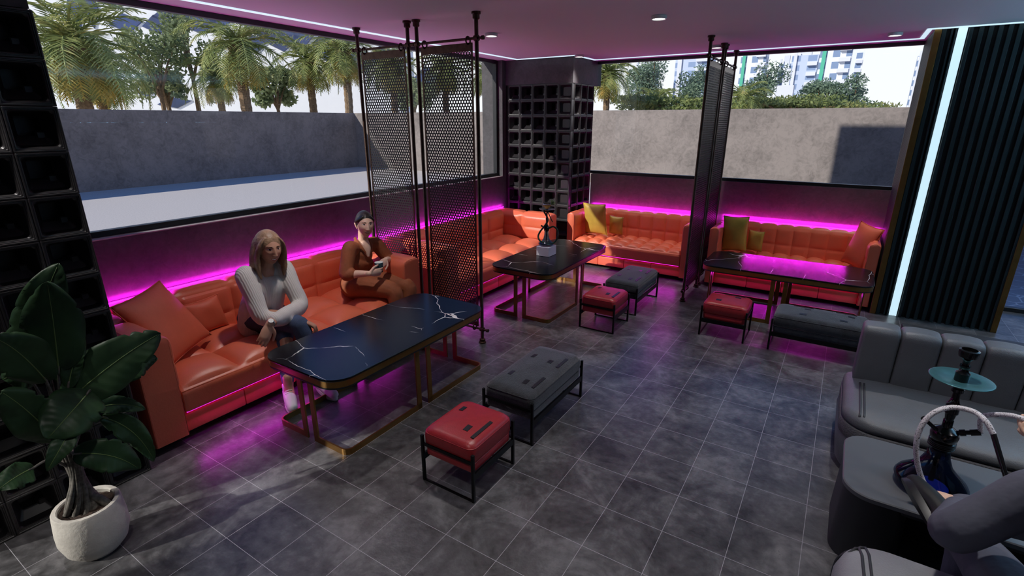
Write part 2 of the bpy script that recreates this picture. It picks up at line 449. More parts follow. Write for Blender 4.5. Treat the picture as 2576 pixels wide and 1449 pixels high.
tag(obj('light_strip', bx((.703, 7.0, .004), (.772, 7.03, CE-.004)), m_('led_white')), 'tall upright white light line set into the dark slatted wall', 'light strip')
# cove light line on the ceiling
def ribbon(pts, w, z0, z1):
    bm = nb(); n = len(pts); P = [V((*p, 0)) for p in pts]; offs = []
    for i in range(n):
        d0 = (P[i]-P[i-1]).normalized() if i else None; d1 = (P[i+1]-P[i]).normalized() if i < n-1 else None
        d0 = d0 or d1; d1 = d1 or d0
        n0 = V((-d0.y, d0.x, 0)); n1 = V((-d1.y, d1.x, 0)); m = (n0+n1).normalized(); offs.append(m*(w/2/max(.3, m.dot(n0))))
    R = [[bm.verts.new((p+o*s).to_tuple()[:2]+(z,)) for s, z in ((-1, z0), (1, z0), (1, z1), (-1, z1))] for p, o in zip(P, offs)]
    for a, c in zip(R, R[1:]):
        for k in range(4): bm.faces.new((a[k], a[(k+1) % 4], c[(k+1) % 4], c[k]))
    bm.faces.new(R[0][::-1]); bm.faces.new(R[-1]); bmesh.ops.recalc_face_normals(bm, faces=bm.faces)
    return bm
tag(obj('ceiling_light_line', ribbon([(-4.37, -3.8), (-4.37, 6.99), (-3.42, 6.99), (-3.42, 7.66), (.47, 7.66), (.47, 6.93), (5.6, 6.93)], .042, CE-.008, CE+.0), m_('led_white')),
    'thin icy white light line running round the edge of the ceiling', 'light strip')

# round surface downlights
def downlight(label, loc):
    e = empty('ceiling_downlight', loc, 0, label, 'ceiling light', 'round ceiling downlights')
    obj('housing', lt([(.0, 0), (.062, 0), (.066, -.004), (.066, -.026), (.058, -.03), (.054, -.024)], seg=28, cap=False), m_('lamp_white'), e, smooth=True, auto=40)
    obj('diffuser', lt([(.0, -.024), (.055, -.024), (.055, -.021), (0, -.021)], seg=28), m_('lamp_glow'), e)
    return e
DL = [((-1.58, 4.84), 'round white ceiling downlight alone near the middle of the ceiling'), ((-3.34, 4.84), 'round white ceiling downlight just right of the perforated screen tops'),
      ((.2, 7.05), 'round white ceiling downlight beside the slatted wall'), ((-1.56, 7.05), 'round white ceiling downlight behind the pole tops of the right screens'),
      ((-3.36, 7.0), 'round white ceiling downlight above the crate-covered corner pillar')]
d0 = None
for (x, y), lab in DL:
    if d0 is None: d0 = downlight(lab, (x, y, CE))
    else: dup(d0, (x, y, CE), label=lab)
def lamp(name, typ, loc, energy, col=(1, 1, 1), rot=(0, 0, 0), **k):
    L = bpy.data.lights.new(name, typ); L.energy = energy; L.color = col
    for a, v in k.items(): setattr(L, a, v)
    o = bpy.data.objects.new(name, L); o.location = loc; o.rotation_euler = rot; return link(o)
# the beams of the downlights (the grid goes on behind the camera)
for i in range(-2, 3):
    for j in range(-2, 4):
        x, y = -1.58+1.77*i, 4.84+2.2*(j-2)
        if x < -4 or x > 5.8 or y > 7.2 or y < -3.5: continue
        lamp('downlight_beam', 'SPOT', (x, y, CE-.03), DLP, (1, .95, .92), spot_size=1.45, spot_blend=1.0, shadow_soft_size=.05)

# magenta light lines on the walls behind the sofas
def wallled(lo, hi, label):
    tag(obj('magenta_light_strip', bx(lo, hi, .003), m_('led_magenta')), label, 'light strip', 'magenta light strips behind the sofas')
wallled((-4.619, 1.12, .792), (-4.607, 6.98, .806), 'magenta light strip on the long window wall behind the two left sofas')
wallled((-3.46, 7.837, .792), (-1.50, 7.849, .806), 'magenta light strip on the back wall behind the sofa beside the pillar')
wallled((-1.38, 7.837, .792), (.51, 7.849, .806), 'magenta light strip on the back wall behind the far right sofa')

def ledlamp(c, L, along, d, e):
    x = V(along); z = -V(d).normalized(); y = z.cross(x).normalized(); R = Matrix((x, y, z)).transposed()
    l = lamp('magenta_led_light', 'AREA', c, e*L, (1, .02, .93), R.to_euler(), shape='RECTANGLE', size=L, size_y=.012)
for y0, y1 in ((1.14, 3.80), (3.90, 6.95)):
    ledlamp((-4.583, (y0+y1)/2, .785), y1-y0, (0, 1, 0), (-.8, 0, .6), LWALL); ledlamp((-4.59, (y0+y1)/2, .862), y1-y0, (0, 1, 0), (.2, 0, -.98), LSEAT*.6)
for x0, x1 in ((-3.42, -1.50), (-1.38, .50)):
    ledlamp(((x0+x1)/2, 7.815, .785), x1-x0, (1, 0, 0), (0, .8, .6), LWALL); ledlamp(((x0+x1)/2, 7.82, .866), x1-x0, (1, 0, 0), (0, -.15, -.99), LSEAT*1.5)

for y0, y1 in ((1.42, 3.55), (4.45, 6.60)): ledlamp((-3.545, (y0+y1)/2, .195), y1-y0, (0, 1, 0), (.75, 0, -.65), LFLOOR)
for x0, x1 in ((-3.32, -1.73), (-1.23, .36)): ledlamp(((x0+x1)/2, 6.99, .195), x1-x0, (1, 0, 0), (0, -.75, -.65), LFLOOR)
# added cyan area light without a fixture, standing in for unseen room lighting
lamp('cyan_fill', 'AREA', (3.2, 5.2, 2.1), CYAN, (.30, .72, 1), (PI, 0, 0), shape='RECTANGLE', size=.25, size_y=3.5)
# ------------------------------------------------------------------ crates
CH = .2208
def crate_mesh(depth, name):
    bm = nb(); h = .1099
    def loop(hw, r, d, dz=0, dy=0): return [(d, y+dy, z+dz+CH/2) for y, z in rrect(hw*2, hw*2, r, 5)]
    k = depth
    L = [loop(h, .004, -k), loop(h, .004, -.003), loop(h-.003, .004, 0), loop(.102, .004, 0), loop(.100, .004, -.006), loop(.096, .006, -.006), loop(.094, .008, -.012),
         loop(.090, .016, -.013), loop(.086, .022, -.020)]
    if k > .1: L += [loop(.078, .02, -.06), loop(.050, .012, -.10, .018), loop(.048, .01, -k+.012, .018)]
    else: L += [loop(.070, .02, -k*.75), loop(.06, .02, -k*.9)]
    prism(bm, L)
    if k > .1:   # added block in place of the sunlit patch at the back
        box(bm, (-.15, .02, .045), (-.09, .06, .1), .006)
    bmesh.ops.recalc_face_normals(bm, faces=bm.faces)
    me = bpy.data.meshes.new(name); bm.to_mesh(me); bm.free(); me.materials.append(m_('crate_plastic')); me.materials.append(m_('crate_inside_shade'))
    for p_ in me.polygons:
        if p_.center.x < -.022 and max(abs(p_.center.y), abs(p_.center.z-CH/2)) < .09: p_.material_index = 1  # inner faces get the painted shade colour
    me.polygons.foreach_set('use_smooth', [True]*len(me.polygons)); me.set_sharp_from_angle(angle=math.radians(32))
    return me
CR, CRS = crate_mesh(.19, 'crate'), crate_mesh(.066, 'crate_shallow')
ORD = ['first', 'second', 'third', 'fourth', 'fifth', 'sixth', 'seventh', 'eighth', 'ninth', 'tenth', 'eleventh', 'twelfth']
def crate(me, loc, rz, label, group):
    o = bpy.data.objects.new('plastic_crate', me); o.location = loc; o.rotation_euler = (0, 0, rz); link(o)
    tag(o, label, 'crate', group)
TOP = 12*CH
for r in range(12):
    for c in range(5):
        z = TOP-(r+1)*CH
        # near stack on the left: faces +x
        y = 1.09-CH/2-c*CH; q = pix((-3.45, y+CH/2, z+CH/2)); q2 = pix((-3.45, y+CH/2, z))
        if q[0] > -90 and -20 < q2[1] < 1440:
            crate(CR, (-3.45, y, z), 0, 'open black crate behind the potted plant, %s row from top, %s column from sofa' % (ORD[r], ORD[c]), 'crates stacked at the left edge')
for c in range(5):
    for r in range(12 if c == 4 else 9):
        z = TOP-(r+1)*CH; x = -4.585+CH/2+c*CH
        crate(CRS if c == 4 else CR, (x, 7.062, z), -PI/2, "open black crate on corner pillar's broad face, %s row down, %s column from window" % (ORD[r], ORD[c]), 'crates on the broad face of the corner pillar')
for c in range(3):
    for r in range(9):
        z = TOP-(r+1)*CH; y = 7.135+CH/2+c*(CH+.006)
        crate(CR, (-3.474, y, z), 0, "open black crate on corner pillar's narrow face, %s row down, %s column from edge" % (ORD[r], ORD[c]), 'crates on the narrow face of the corner pillar')

# ------------------------------------------------------------------ outdoors
struct('ground', bx((-60, -40, -.2), (60, 130, -.09)), m_('gravel'))
struct('terrain_gravel_yard', bx((-20.0, -30, -.09), (-5.0, 17.5, -.0)), m_('gravel'))
struct('path_dark_paving', bx((-5.0, 8.06, -.09), (40, 17.5, -.02)), m_('dark_paving'))
b = nb(); box(b, (-20.3, -30, -.1), (-20.0, 17.8, 2.47), .01); struct('wall_garden_left', b, m_('garden_concrete'))
b = nb(); box(b, (-20.0, 17.5, -.1), (40, 17.8, 2.47), .01); struct('wall_garden_back', b, m_('garden_concrete'))

# palms
def frond(bm, base, az, el, L, droop, w, rnd, n=15):
    pts = []; p = V(base); a = el
    for i in range(n+1):
        pts.append(p.copy()); a -= droop/n*(1+.6*i/n)
        p = p+V((math.cos(az)*math.cos(a), math.sin(az)*math.cos(a), math.sin(a)))*(L/n)
    tube(bm, pts[::3], [.035*(1-.8*i/(len(pts[::3])-1))+.006 for i in range(len(pts[::3]))], 4)
    side = V((-math.sin(az), math.cos(az), 0))
    for i in range(1, n+1):
        t = i/n; d = (pts[i]-pts[i-1]).normalized(); up = side.cross(d)
        for q in range(2):
            p = pts[i-1].lerp(pts[i], q*.5)
            for s in (-1, 1):
                ll = w*(math.sin(PI*min(1, t*.86+.13))**.6)*(.85+.3*rnd.random())
                dr = (side*s*.78+d*.62-up*(-.28+.5*rnd.random())).normalized()
                tip = p+dr*ll-V((0, 0, ll*.12)); hw = d*.024
                vs = [bm.verts.new(x) for x in (p-hw, p+hw, p+hw*.8+dr*ll*.55, tip, p-hw*.8+dr*ll*.55)]
                bm.faces.new(vs)
def palm_meshes(seed, n=36, L=2.9):
    rnd = random.Random(seed); g = nb()
    for i in range(n):
        t = i/n; el = 1.25-1.75*t+.15*(rnd.random()-.5)
        frond(g, (0, 0, -.25*t), i*2.399+rnd.random()*.3, el, L*(.78+.3*rnd.random())*(1 if t < .75 else .75), 1.1+.7*rnd.random(), .62, rnd)
    dry = nb()
    for i in range(16):
        frond(dry, (0, 0, -.35), i*2.399+.5, -.35-.25*rnd.random(), L*.62, .9, .5, rnd, 9)
    tr = nb(); H = 6
    pts = []; rr = []
    for i in range(37):
        z = -H+i*(H-.15)/36; pts.append((.06*math.sin(z*.8), 0, z)); rr.append((.21 if i < 30 else .21+.03*(i-30))*(1+.10*(i % 2)))
    tube(tr, pts, rr, 10)
    out = []
    for nm, bm, mt in (('crown', g, 'palm_green'), ('dry_fronds', dry, 'palm_gold'), ('trunk', tr, 'trunk')):
        me = bpy.data.meshes.new('palm_'+nm); bm.to_mesh(me); bm.free(); me.materials.append(m_(mt)); out.append((nm, me))
    return out
PM = [palm_meshes(s) for s in (3, 11)]
def palm(px, py, x=None, y=None, sc=1., k=0, rz=0, label=None):
    c = onx(px, py, x) if x is not None else ony(px, py, y)
    e = empty('palm_tree', c, rz, label, 'palm tree', 'palm trees beyond the garden wall'); e.scale = (sc, sc, sc)
    for nm, me in PM[k]:
        o = bpy.data.objects.new(nm, me); link(o, e)
palm(175, 95, x=-25.5, sc=1.28, k=0, rz=.3, label='tall palm furthest left, half hidden by the black crate stack')
palm(240, 165, x=-28, sc=.95, k=1, rz=2.3, label='shorter palm leaning close behind the leftmost tall palm')
palm(598, 105, x=-25.5, sc=1.15, k=1, rz=1.1, label='full palm standing alone left of the perforated screens')
palm(542, 190, x=-29, sc=.8, k=0, rz=4.1, label='low palm partly behind the full palm left of the screens')
palm(775, 150, x=-28.5, sc=1.02, k=0, rz=2.2, label='dark palm between the lone full palm and the first screen')
palm(862, 120, x=-26, sc=1.12, k=1, rz=3.7, label='palm whose trunk stands just left of the first screen pole')
palm(985, 160, x=-27.5, sc=1.05, k=0, rz=5.2, label='palm seen through the holes of the first perforated screen')
palm(1120, 165, x=-26, sc=1.05, k=1, rz=.7, label='palm seen through the holes of the second perforated screen')
palm(1222, 185, x=-24, y=None, sc=.9, k=0, rz=2.9, label='palm showing between the second screen and the corner pillar')
palm(1530, 180, y=21.5, sc=.62, k=1, rz=1.9, label='palm with golden lower fronds right of the crate pillar')
palm(1650, 252, y=26, sc=.55, k=0, rz=.2, label='low palm below the dark trees in the back window')
palm(1868, 245, y=25, sc=.55, k=1, rz=3.0, label='low palm just right of the edge-on screens')
# broadleaf trees
def leafy(bm, c, r, n, rnd, size=.16):
    for i in range(n):
        d = V((rnd.gauss(0, 1), rnd.gauss(0, 1), rnd.gauss(0, 1))).normalized()*(rnd.random()**.45)
        p = V(c)+V((d.x*r[0], d.y*r[1], d.z*r[2])); s = size*(.6+.8*rnd.random())
        a = V((rnd.gauss(0, 1), rnd.gauss(0, 1), rnd.gauss(0, 1))).normalized(); b_ = a.orthogonal().normalized()
        q = [p+a*s, p+b_*s*.5+a*s*.1, p-a*s, p-b_*s*.5+a*s*.1]
        bm.faces.new([bm.verts.new(x) for x in q])
def tree(px, py, x=None, y=None, r=(1.6, 1.6, 1.8), n=1500, mat='tree_green', seed=0, label=None, cat='tree', size=.17, bare=False, name='leafy_tree'):
    c = onx(px, py, x) if x is not None else ony(px, py, y)
    rnd = random.Random(seed); e = empty(name, (c.x, c.y, -.09), 0, label, cat, 'trees and bushes beyond the garden wall')
    f = nb(); blobs = []
    for i in range(11):
        d = V((rnd.uniform(-1, 1), rnd.uniform(-1, 1), rnd.uniform(-.9, 1)))
        k = rnd.uniform(.32, .52); cc = (d.x*r[0]*.62, d.y*r[1]*.62, c.z+.09+d.z*r[2]*.66); blobs.append(cc)
        leafy(f, cc, (r[0]*k, r[1]*k, r[2]*k*.8), n//6, rnd, size*.9)
    obj('foliage', f, m_(mat), e)
    t = nb(); base = (0, 0, 0); top = c.z-r[2]*.45
    tube(t, [base, (.05, .03, top*.6), (0, 0, top+.4)], [.17, .12, .07], 8, smooth=4)
    for bl in blobs[:7]: tube(t, [(0, 0, top*.75+rnd.random()*.5), (bl[0]*.5, bl[1]*.5, (top+bl[2])*.5), bl], [.06, .045, .02], 5, smooth=3)
    obj('trunk', t, m_('trunk'), e)
tree(385, 150, x=-30, r=(1.7, 1.9, 2.2), n=1100, seed=1, label='broad olive green tree right of the leftmost palms', size=.13)
tree(465, 95, x=-31, r=(1.4, 1.3, 1.9), n=800, seed=2, label='taller loose tree just left of the lone full palm', size=.13)
tree(690, 215, x=-31, r=(1.5, 1.5, 1.5), n=1100, seed=4, label='low green tree right of the lone full palm')
tree(415, 225, x=-31.5, r=(1.2, 1.0, 1.1), n=700, seed=5, mat='tree_deep', label='small bluish tree with bare stem under the olive tree')
tree(1040, 230, x=-32, r=(2, 1.8, 2.0), n=1500, seed=6, label='round tree behind the gap between the two screens')
tree(1645, 205, y=31, r=(1.7, 1.5, 1.9), n=2300, size=.085, seed=7, mat='tree_deep', label='dark tree with two humps left of the edge-on screens')
tree(1742, 215, y=33, r=(1.3, 1.5, 1.6), n=1900, size=.085, seed=8, mat='tree_deep', label='dark upright tree close left of the edge-on screens')
tree(1700, 262, y=24, r=(3.2, 1.4, .62), n=2200, size=.09, seed=9, mat='bush_gold', name='bush', cat='bush', label='wide yellow-green bush along the back garden wall')
tree(1925, 232, y=36, r=(1.5, 1.4, 1.8), n=2100, size=.085, seed=10, mat='tree_deep', label='pointed tree right of the edge-on screens')
tree(2060, 250, y=38, r=(1.9, 1.6, 1.3), n=2200, size=.09, seed=11, mat='tree_deep', label='rounded tree in front of the tall teal tower')
tree(2155, 248, y=38, r=(1.6, 1.5, 1.5), n=2200, size=.09, seed=12, mat='tree_deep', label='rightmost spreading tree in the back window')
tree(1990, 262, y=27, r=(4.0, 1.6, .5), n=2300, size=.09, seed=13, mat='bush_gold', name='bush', cat='bush', label='long golden bush at the foot of the towers')
# white pleated building with blue diamond windows
e = empty('office_building', (-60, 30, 0), 0, 'white building with slanted blue diamond windows behind the palms', 'building')
FN = V((.6, -.8, 0)); FT = V((.8, .6, 0)); F0 = V((-58, 22, 0))     # facade normal, direction and a point on it
def onfac(px, py): d = ray(px, py); return V((0, 0, HC))+d*((F0-V((0, 0, HC))).dot(FN)/d.dot(FN))
INV = Matrix.Translation((60, -30, 0))
t1_ = (onfac(1005, 200)-F0).dot(FT)
w = nb(); prism(w, [[tuple(F0+FT*a+FN*b_+V((0, 0, z))) for a, b_ in ((-60, 0), (t1_, 0), (t1_, -14), (-60, -14))] for z in (-.1, 19)]); bmesh.ops.recalc_face_normals(w, faces=w.faces)
o = obj('wall', w, m_('facade_white'), e); o.matrix_parent_inverse = INV
def diamond(px, py, hw, hh, sk):
    c = onfac(px, py); bm = nb(); q = [(-hw, -sk*.3), (-.1*hw, hh), (hw, sk*.3), (.1*hw, -hh)]
    prism(bm, [[tuple(c+FT*a*f_+FN*o_+V((0, 0, b_*f_))) for a, b_ in q] for o_, f_ in ((-.05, 1), (.12, .96))])
    bmesh.ops.recalc_face_normals(bm, faces=bm.faces)
    o = obj('window', bm, m_('facade_blue'), e); o.matrix_parent_inverse = INV
for px, py, hw, hh in ((437, 38, 1.9, 1.0), (318, 58, 1.5, .8), (395, 62, 1.3, .8), (500, 58, 1.8, .9), (550, 50, 1.4, 1.0), (660, 68, 1.7, 1.1), (705, 95, 1.9, 1.2), (757, 92, 1.3, 1.0), (640, 110, 1.2, .8), (815, 120, 1.5, 1.2), (905, 150, 1.6, 1.2), (965, 145, 1.5, 1.2), (1075, 200, 1.6, 1.2),
                       (368, 228, 1.0, .5), (412, 225, 1.3, .6), (440, 258, 1.6, .5), (190, 20, .8, 1.6), (225, 22, .8, 1.6)):
    diamond(px, py, hw, hh, .6)
# towers far off
def tower(name, px0, px1, ptop, y, mats, label, band=True, cat='tower'):
    a = ony(px0, 260, y); c = ony(px1, 260, y); t = ony((px0+px1)/2, ptop, y).z; w = c.x-a.x
    e = empty(name, (a.x, y, -.09), 0, label, cat, 'far buildings in the back window')
    obj('body', bx((0, 0, 0), (w, w*.7, t)), m_(mats[0]), e)
    if band:
        bm = nb(); z = 3.
        while z < t-1: box(bm, (w*.62, -.6, z), (w*.98, 0, z+.55)); z += 1.5
        obj('balconies', bm, m_('tower_white'), e)
        obj('fin', bx((w*.08, -.35, 0), (w*.2, -.02, t+.8)), m_(mats[1]), e)
    obj('roof_box', bx((w*.3, w*.2, t), (w*.7, w*.5, t+1.4)), m_('tower_white'), e)
tower('tower_block', 1590, 1640, 165, 95, ('tower_blue', 'tower_white'), 'pale blue block peeping out between palm and dark trees')
tower('tower_block', 1690, 1775, 80, 100, ('tower_blue', 'tower_white'), 'bluish tower behind the dark trees left of the screens')
tower('tower_block', 1850, 1912, 75, 98, ('tower_grid', 'tower_teal'), 'tower with bright teal fin just right of the screens')
tower('tower_block', 1945, 1980, 160, 110, ('tower_grid', 'tower_white'), 'narrow grey tower beside the mid-height twin tower')
tower('tower_block', 1975, 2040, 138, 100, ('tower_blue', 'tower_white'), 'mid-height tower with white balcony stack')
tower('tower_block', 2042, 2120, 60, 96, ('tower_grid', 'tower_teal'), 'tallest tower with teal fin running out of the window top')
tower('tower_block', 2105, 2150, 128, 118, ('tower_grid', 'tower_white'), 'pale narrow tower right of the tallest one')
tower('tower_block', 2283, 2325, 140, 120, ('tower_grid', 'tower_white'), 'hazy tower at the right edge of the back window')
tower('low_building', 1945, 1990, 212, 55, ('tower_white', 'tower_white'), 'small white building among the treetops', band=False, cat='building')

# sky, sun
w = bpy.data.worlds.new('world'); S.world = w; w.use_nodes = True; k = NT(w); bg = k.n['Background']
tc = k.add('ShaderNodeTexCoord').outputs['Generated']; sp = k.add('ShaderNodeSeparateXYZ'); k.link(tc, sp.inputs[0])
k.link(k.ramp(sp.outputs[2], [(0, hexc(205,212,225)), (.02, hexc(240,242,246)), (.19, hexc(236,240,248)), (.28, hexc(74,128,206)), (1., hexc(36,62,112))]), bg.inputs[0]); bg.inputs[1].default_value = SKY
sun = bpy.data.lights.new('sun', 'SUN'); sun.energy = SUN; sun.angle = .012; sun.color = (1, .95, .88)
so = bpy.data.objects.new('sun', sun); link(so); so.location = (-20, -30, 30)
so.rotation_euler = V((.495, 1, -.594)).to_track_quat('-Z', 'Y').to_euler()
# ------------------------------------------------------------------ sofas
def arcpts(c, r, a0, a1, n=5): return [(c[0]+r*math.cos(a0+(a1-a0)*i/n), c[1]+r*math.sin(a0+(a1-a0)*i/n)) for i in range(n+1)]
def sofa(loc, rz, L, D, aw, nc, nr, label, arm_cells=2, seat_d=None, bulge=.08):
    """local X along the length, front at -Y side (y = 0), back at y = D"""
    e = empty('tufted_sofa', loc, rz, label, 'sofa', 'orange tufted sofas')
    H, hs, zb, bt = .80, .40, .19, .17
    lea = m_('orange_leather')
    base = nb(); n = max(3, nc if nc < 6 else nc//2); wd = (L-2*aw)/n
    for i in range(n): box(base, (aw+i*wd+.001, .035, .055), (aw+(i+1)*wd-.001, D-.02, zb), .012, 2)
    obj('base', base, lea, e, smooth=True, auto=40)
    yb = D-bt; Ls = L-2*aw-.01
    # seat: profile from the rear edge forward over the top and down the front
    pr = [(yb+.03, zb+.022), (yb+.03, hs-.03)]+arcpts((yb, hs-.03), .03, 0, PI/2, 3)+[(.05, hs-.012)]+arcpts((.04, hs-.052), .04, PI/2, PI, 5)+[(0, zb+.05)]+arcpts((.02, zb+.045), .02, PI, 1.5*PI, 3)
    # arc fraction of the tuft rows
    def fr(pr):
        s = [0]
        for p, q in zip(pr, pr[1:]): s.append(s[-1]+math.dist(p, q))
        return [x/s[-1] for x in s]
    f = fr(pr); i0 = 4; i1 = 8
    s0, s1 = f[i0], f[i1]; rows = [(s0+(s1-s0)*j/nr, s0+(s1-s0)*(j+1)/nr) for j in range(nr)]
    st = tufted(Ls, pr, nc, rows, bulge, sub=16 if nc < 6 else 8); o = obj('seat_cushion', st, lea, e, smooth=True, auto=30); o.location = (aw+.005, 0, 0)
    pp = nb(); tube(pp, [(aw+.012, .012, hs-.028), (L-aw-.012, .012, hs-.028)], .0045, 6); obj('piping', pp, lea, o.parent and e, smooth=True)
    # back: profile up the front, over the top, down behind
    pb = [(yb, hs-.06), (yb, H-.03)]+arcpts((yb+.03, H-.03), .03, PI, PI/2, 5)+[(D-.03, H)]+arcpts((D-.03, H-.03), .03, PI/2, 0, 4)+[(D, .06), (yb+.02, .06)]
    pb = [(a, b) for a, b in pb][::-1]   # walk so that normals point outward
    f = fr(pb); m = len(pb)
    sa, sb = f[m-2-5-1+0], f[m-1]
    i_top_front = m-1-1-1; top0 = f[6]; 
    zt0 = f[m-2]   # (yb, H-.03)
    tot = 1-zt0
    rows = [(f[7], f[m-2-5]) , (zt0, zt0+tot*.52), (zt0+tot*.52, 1.0)]
    rows = [(min(a, b), max(a, b)) for a, b in rows]
    bk = tufted(Ls, pb, nc, rows, bulge*.42, pu=.45, pw=4, sub=16 if nc < 6 else 8); o = obj('backrest', bk, lea, e, smooth=True, auto=30); o.location = (aw+.005, 0, 0)
    # arms: same block turned; tufts on the inner face and the top
    for s in (0, 1):
        W = aw
        pa = [(W, .055), (W, H-.03)]+arcpts((W-.03, H-.03), .03, 0, PI/2, 4)+arcpts((.03, H-.03), .03, PI/2, PI, 4)+[(0, .055)]
        f = fr(pa); q0 = f[0]+(f[1]-f[0])*.52; qm = q0+(f[1]-q0)*.5
        rows = [(q0, qm), (qm, f[1]), (f[6], f[7])]
        am = tufted(D, pa, arm_cells, rows, bulge*.32, pu=.45, pw=4, sub=12)
        # X of the loft -> local Y; profile a -> local X (mirrored for the right arm)
        for v in am.verts:
            x, a, z = v.co
            v.co = (a if s == 0 else L-a, x, z)
        bmesh.ops.recalc_face_normals(am, faces=am.faces)
        obj('armrest', am, lea, e, smooth=True, auto=30)
        pp = nb(); xi = aw-.006 if s == 0 else L-aw+.006; xo = .008 if s == 0 else L-.008
        tube(pp, [(xo, .004, .07), (xo, .004, H-.03), (xo+(.02 if s == 0 else -.02), .004, H-.008), (xi-(.02 if s == 0 else -.02), .004, H-.008), (xi, .004, H-.03), (xi, .004, .07)], .004, 6)
        obj('piping', pp, lea, e, smooth=True)
    for lx in (.10, L-.10):
        for ly in (.10, D-.10):
            lg = nb(); prism(lg, [[(lx+a*.7, ly+b_*.7, 0) for a, b_ in ((-.05, -.03), (.05, -.03), (.05, .03), (-.05, .03))], [(lx+a, ly+b_, .056) for a, b_ in ((-.05, -.03), (.05, -.03), (.05, .03), (-.05, .03))]])
            obj('leg', lg, m_('black_metal'), e)
    obj('light_strip', bx((aw+.02, .022, zb+.0175), (L-aw-.02, .034, zb+.0215)), m_('led_magenta_low'), e)
    return e
s1 = sofa((-3.555, 1.175, 0), PI/2, 2.615, .985, .215, 5, 2, 'long orange sofa beside the potted plant with two women sitting on it')
s2 = dup(s1, (-3.555, 4.215, 0), label='long orange sofa behind the table with the small hookah, against the side window')
s3 = sofa((-3.465, 7.0, 0), 0, 1.865, .80, .115, 8, 3, 'orange sofa with two gold pillows right of the crate-covered pillar', arm_cells=3, bulge=.045)
s4 = dup(s3, (-1.372, 7.0, 0), label='orange sofa with two gold pillows and one orange pillow beside the slatted wall')

# ------------------------------------------------------------------ pillows
def pillow_mesh(w, h, t, seed=0):
    rnd = random.Random(seed); bm = nb(); n = 22; top = {}; bot = {}
    for i in range(n+1):
        for j in range(n+1):
            u, v = 2*i/n-1, 2*j/n-1
            e = (1-abs(u)**2.6)*(1-abs(v)**2.6); th = t/2*max(0, e)**.55
            pin = 1-.07*(1-abs(v)**2)*abs(u)**3; pin2 = 1-.07*(1-abs(u)**2)*abs(v)**3
            wv = .010*math.sin(3.1*u+seed)*math.cos(2.7*v+seed*2)*e
            x, y = u*w/2*pin, v*h/2*pin2
            top[i, j] = bm.verts.new((x, th+wv, y+h/2)); bot[i, j] = top[i, j] if i in (0, n) or j in (0, n) else bm.verts.new((x, -th+wv, y+h/2))
    for i in range(n):
        for j in range(n):
            bm.faces.new((top[i, j], top[i, j+1], top[i+1, j+1], top[i+1, j])); bm.faces.new((bot[i, j], bot[i+1, j], bot[i+1, j+1], bot[i, j+1]))
    return bm
def pillow(loc, rot, w, h, t, mat, label, seed=0):
    o = obj('pillow', pillow_mesh(w, h, t, seed), m_(mat), None, smooth=True)
    o.location = loc; o.rotation_euler = rot
    pp = nb(); n = 40; pts = []
    me = o.data
    tag(o, label, 'pillow')
    sq = []
    for (u0, v0), (u1, v1) in (((-1, -1), (1, -1)), ((1, -1), (1, 1)), ((1, 1), (-1, 1)), ((-1, 1), (-1, -1))):
        for i in range(10):
            u, v = u0+(u1-u0)*i/10, v0+(v1-v0)*i/10
            pin = 1-.07*(1-abs(v)**2)*abs(u)**3; pin2 = 1-.07*(1-abs(u)**2)*abs(v)**3
            sq.append((u*w/2*pin, 0, v*h/2*pin2+h/2))
    tube(pp, sq, .0045, 5, closed=True); obj('piping', pp, m_(mat), o, smooth=True)
    return o
_u = V((-.225, .39, .035)).normalized(); _v = V((-.25, -.19, .465)); _v = (_v-_u*_v.dot(_u)).normalized()
pillow((-3.96, 1.69, .478), Matrix((_u, _v.cross(_u), _v)).transposed().to_euler(), .50, .56, .16, 'orange_fabric', 'large orange pillow leaning on the arm of the front sofa near the plant', 1)
pillow((-4.24, 1.98, .465), (.22, .06, -PI/2), .30, .28, .12, 'orange_fabric', 'small orange pillow leaning between large pillow and blonde woman', 2)
pillow((-3.12, 7.35, .45), (-.20, .02, PI-.08), .38, .50, .14, 'gold_satin', 'large gold pillow on the sofa right of the pillar', 3)
pillow((-2.86, 7.50, .455), (-.18, -.05, PI), .22, .29, .09, 'gold_satin', 'small gold pillow tucked behind the large one right of the pillar', 4)
pillow((-1.10, 7.33, .45), (-.18, .03, PI+.10), .31, .50, .13, 'gold_satin', 'large gold pillow on the far right sofa', 5)
pillow((-.87, 7.48, .455), (-.18, -.05, PI), .19, .29, .09, 'gold_satin', 'small gold pillow tucked behind the large one on the far right sofa', 6)
_u = V((.2, -.2, -.04)).normalized(); _v = V((.06, .09, .5)); _v = (_v-_u*_v.dot(_u)).normalized()
pillow((.25, 7.27, .455), Matrix((_u, _v.cross(_u), _v)).transposed().to_euler(), .33, .53, .13, 'orange_fabric', 'orange pillow propped in the right corner of the far right sofa', 7)

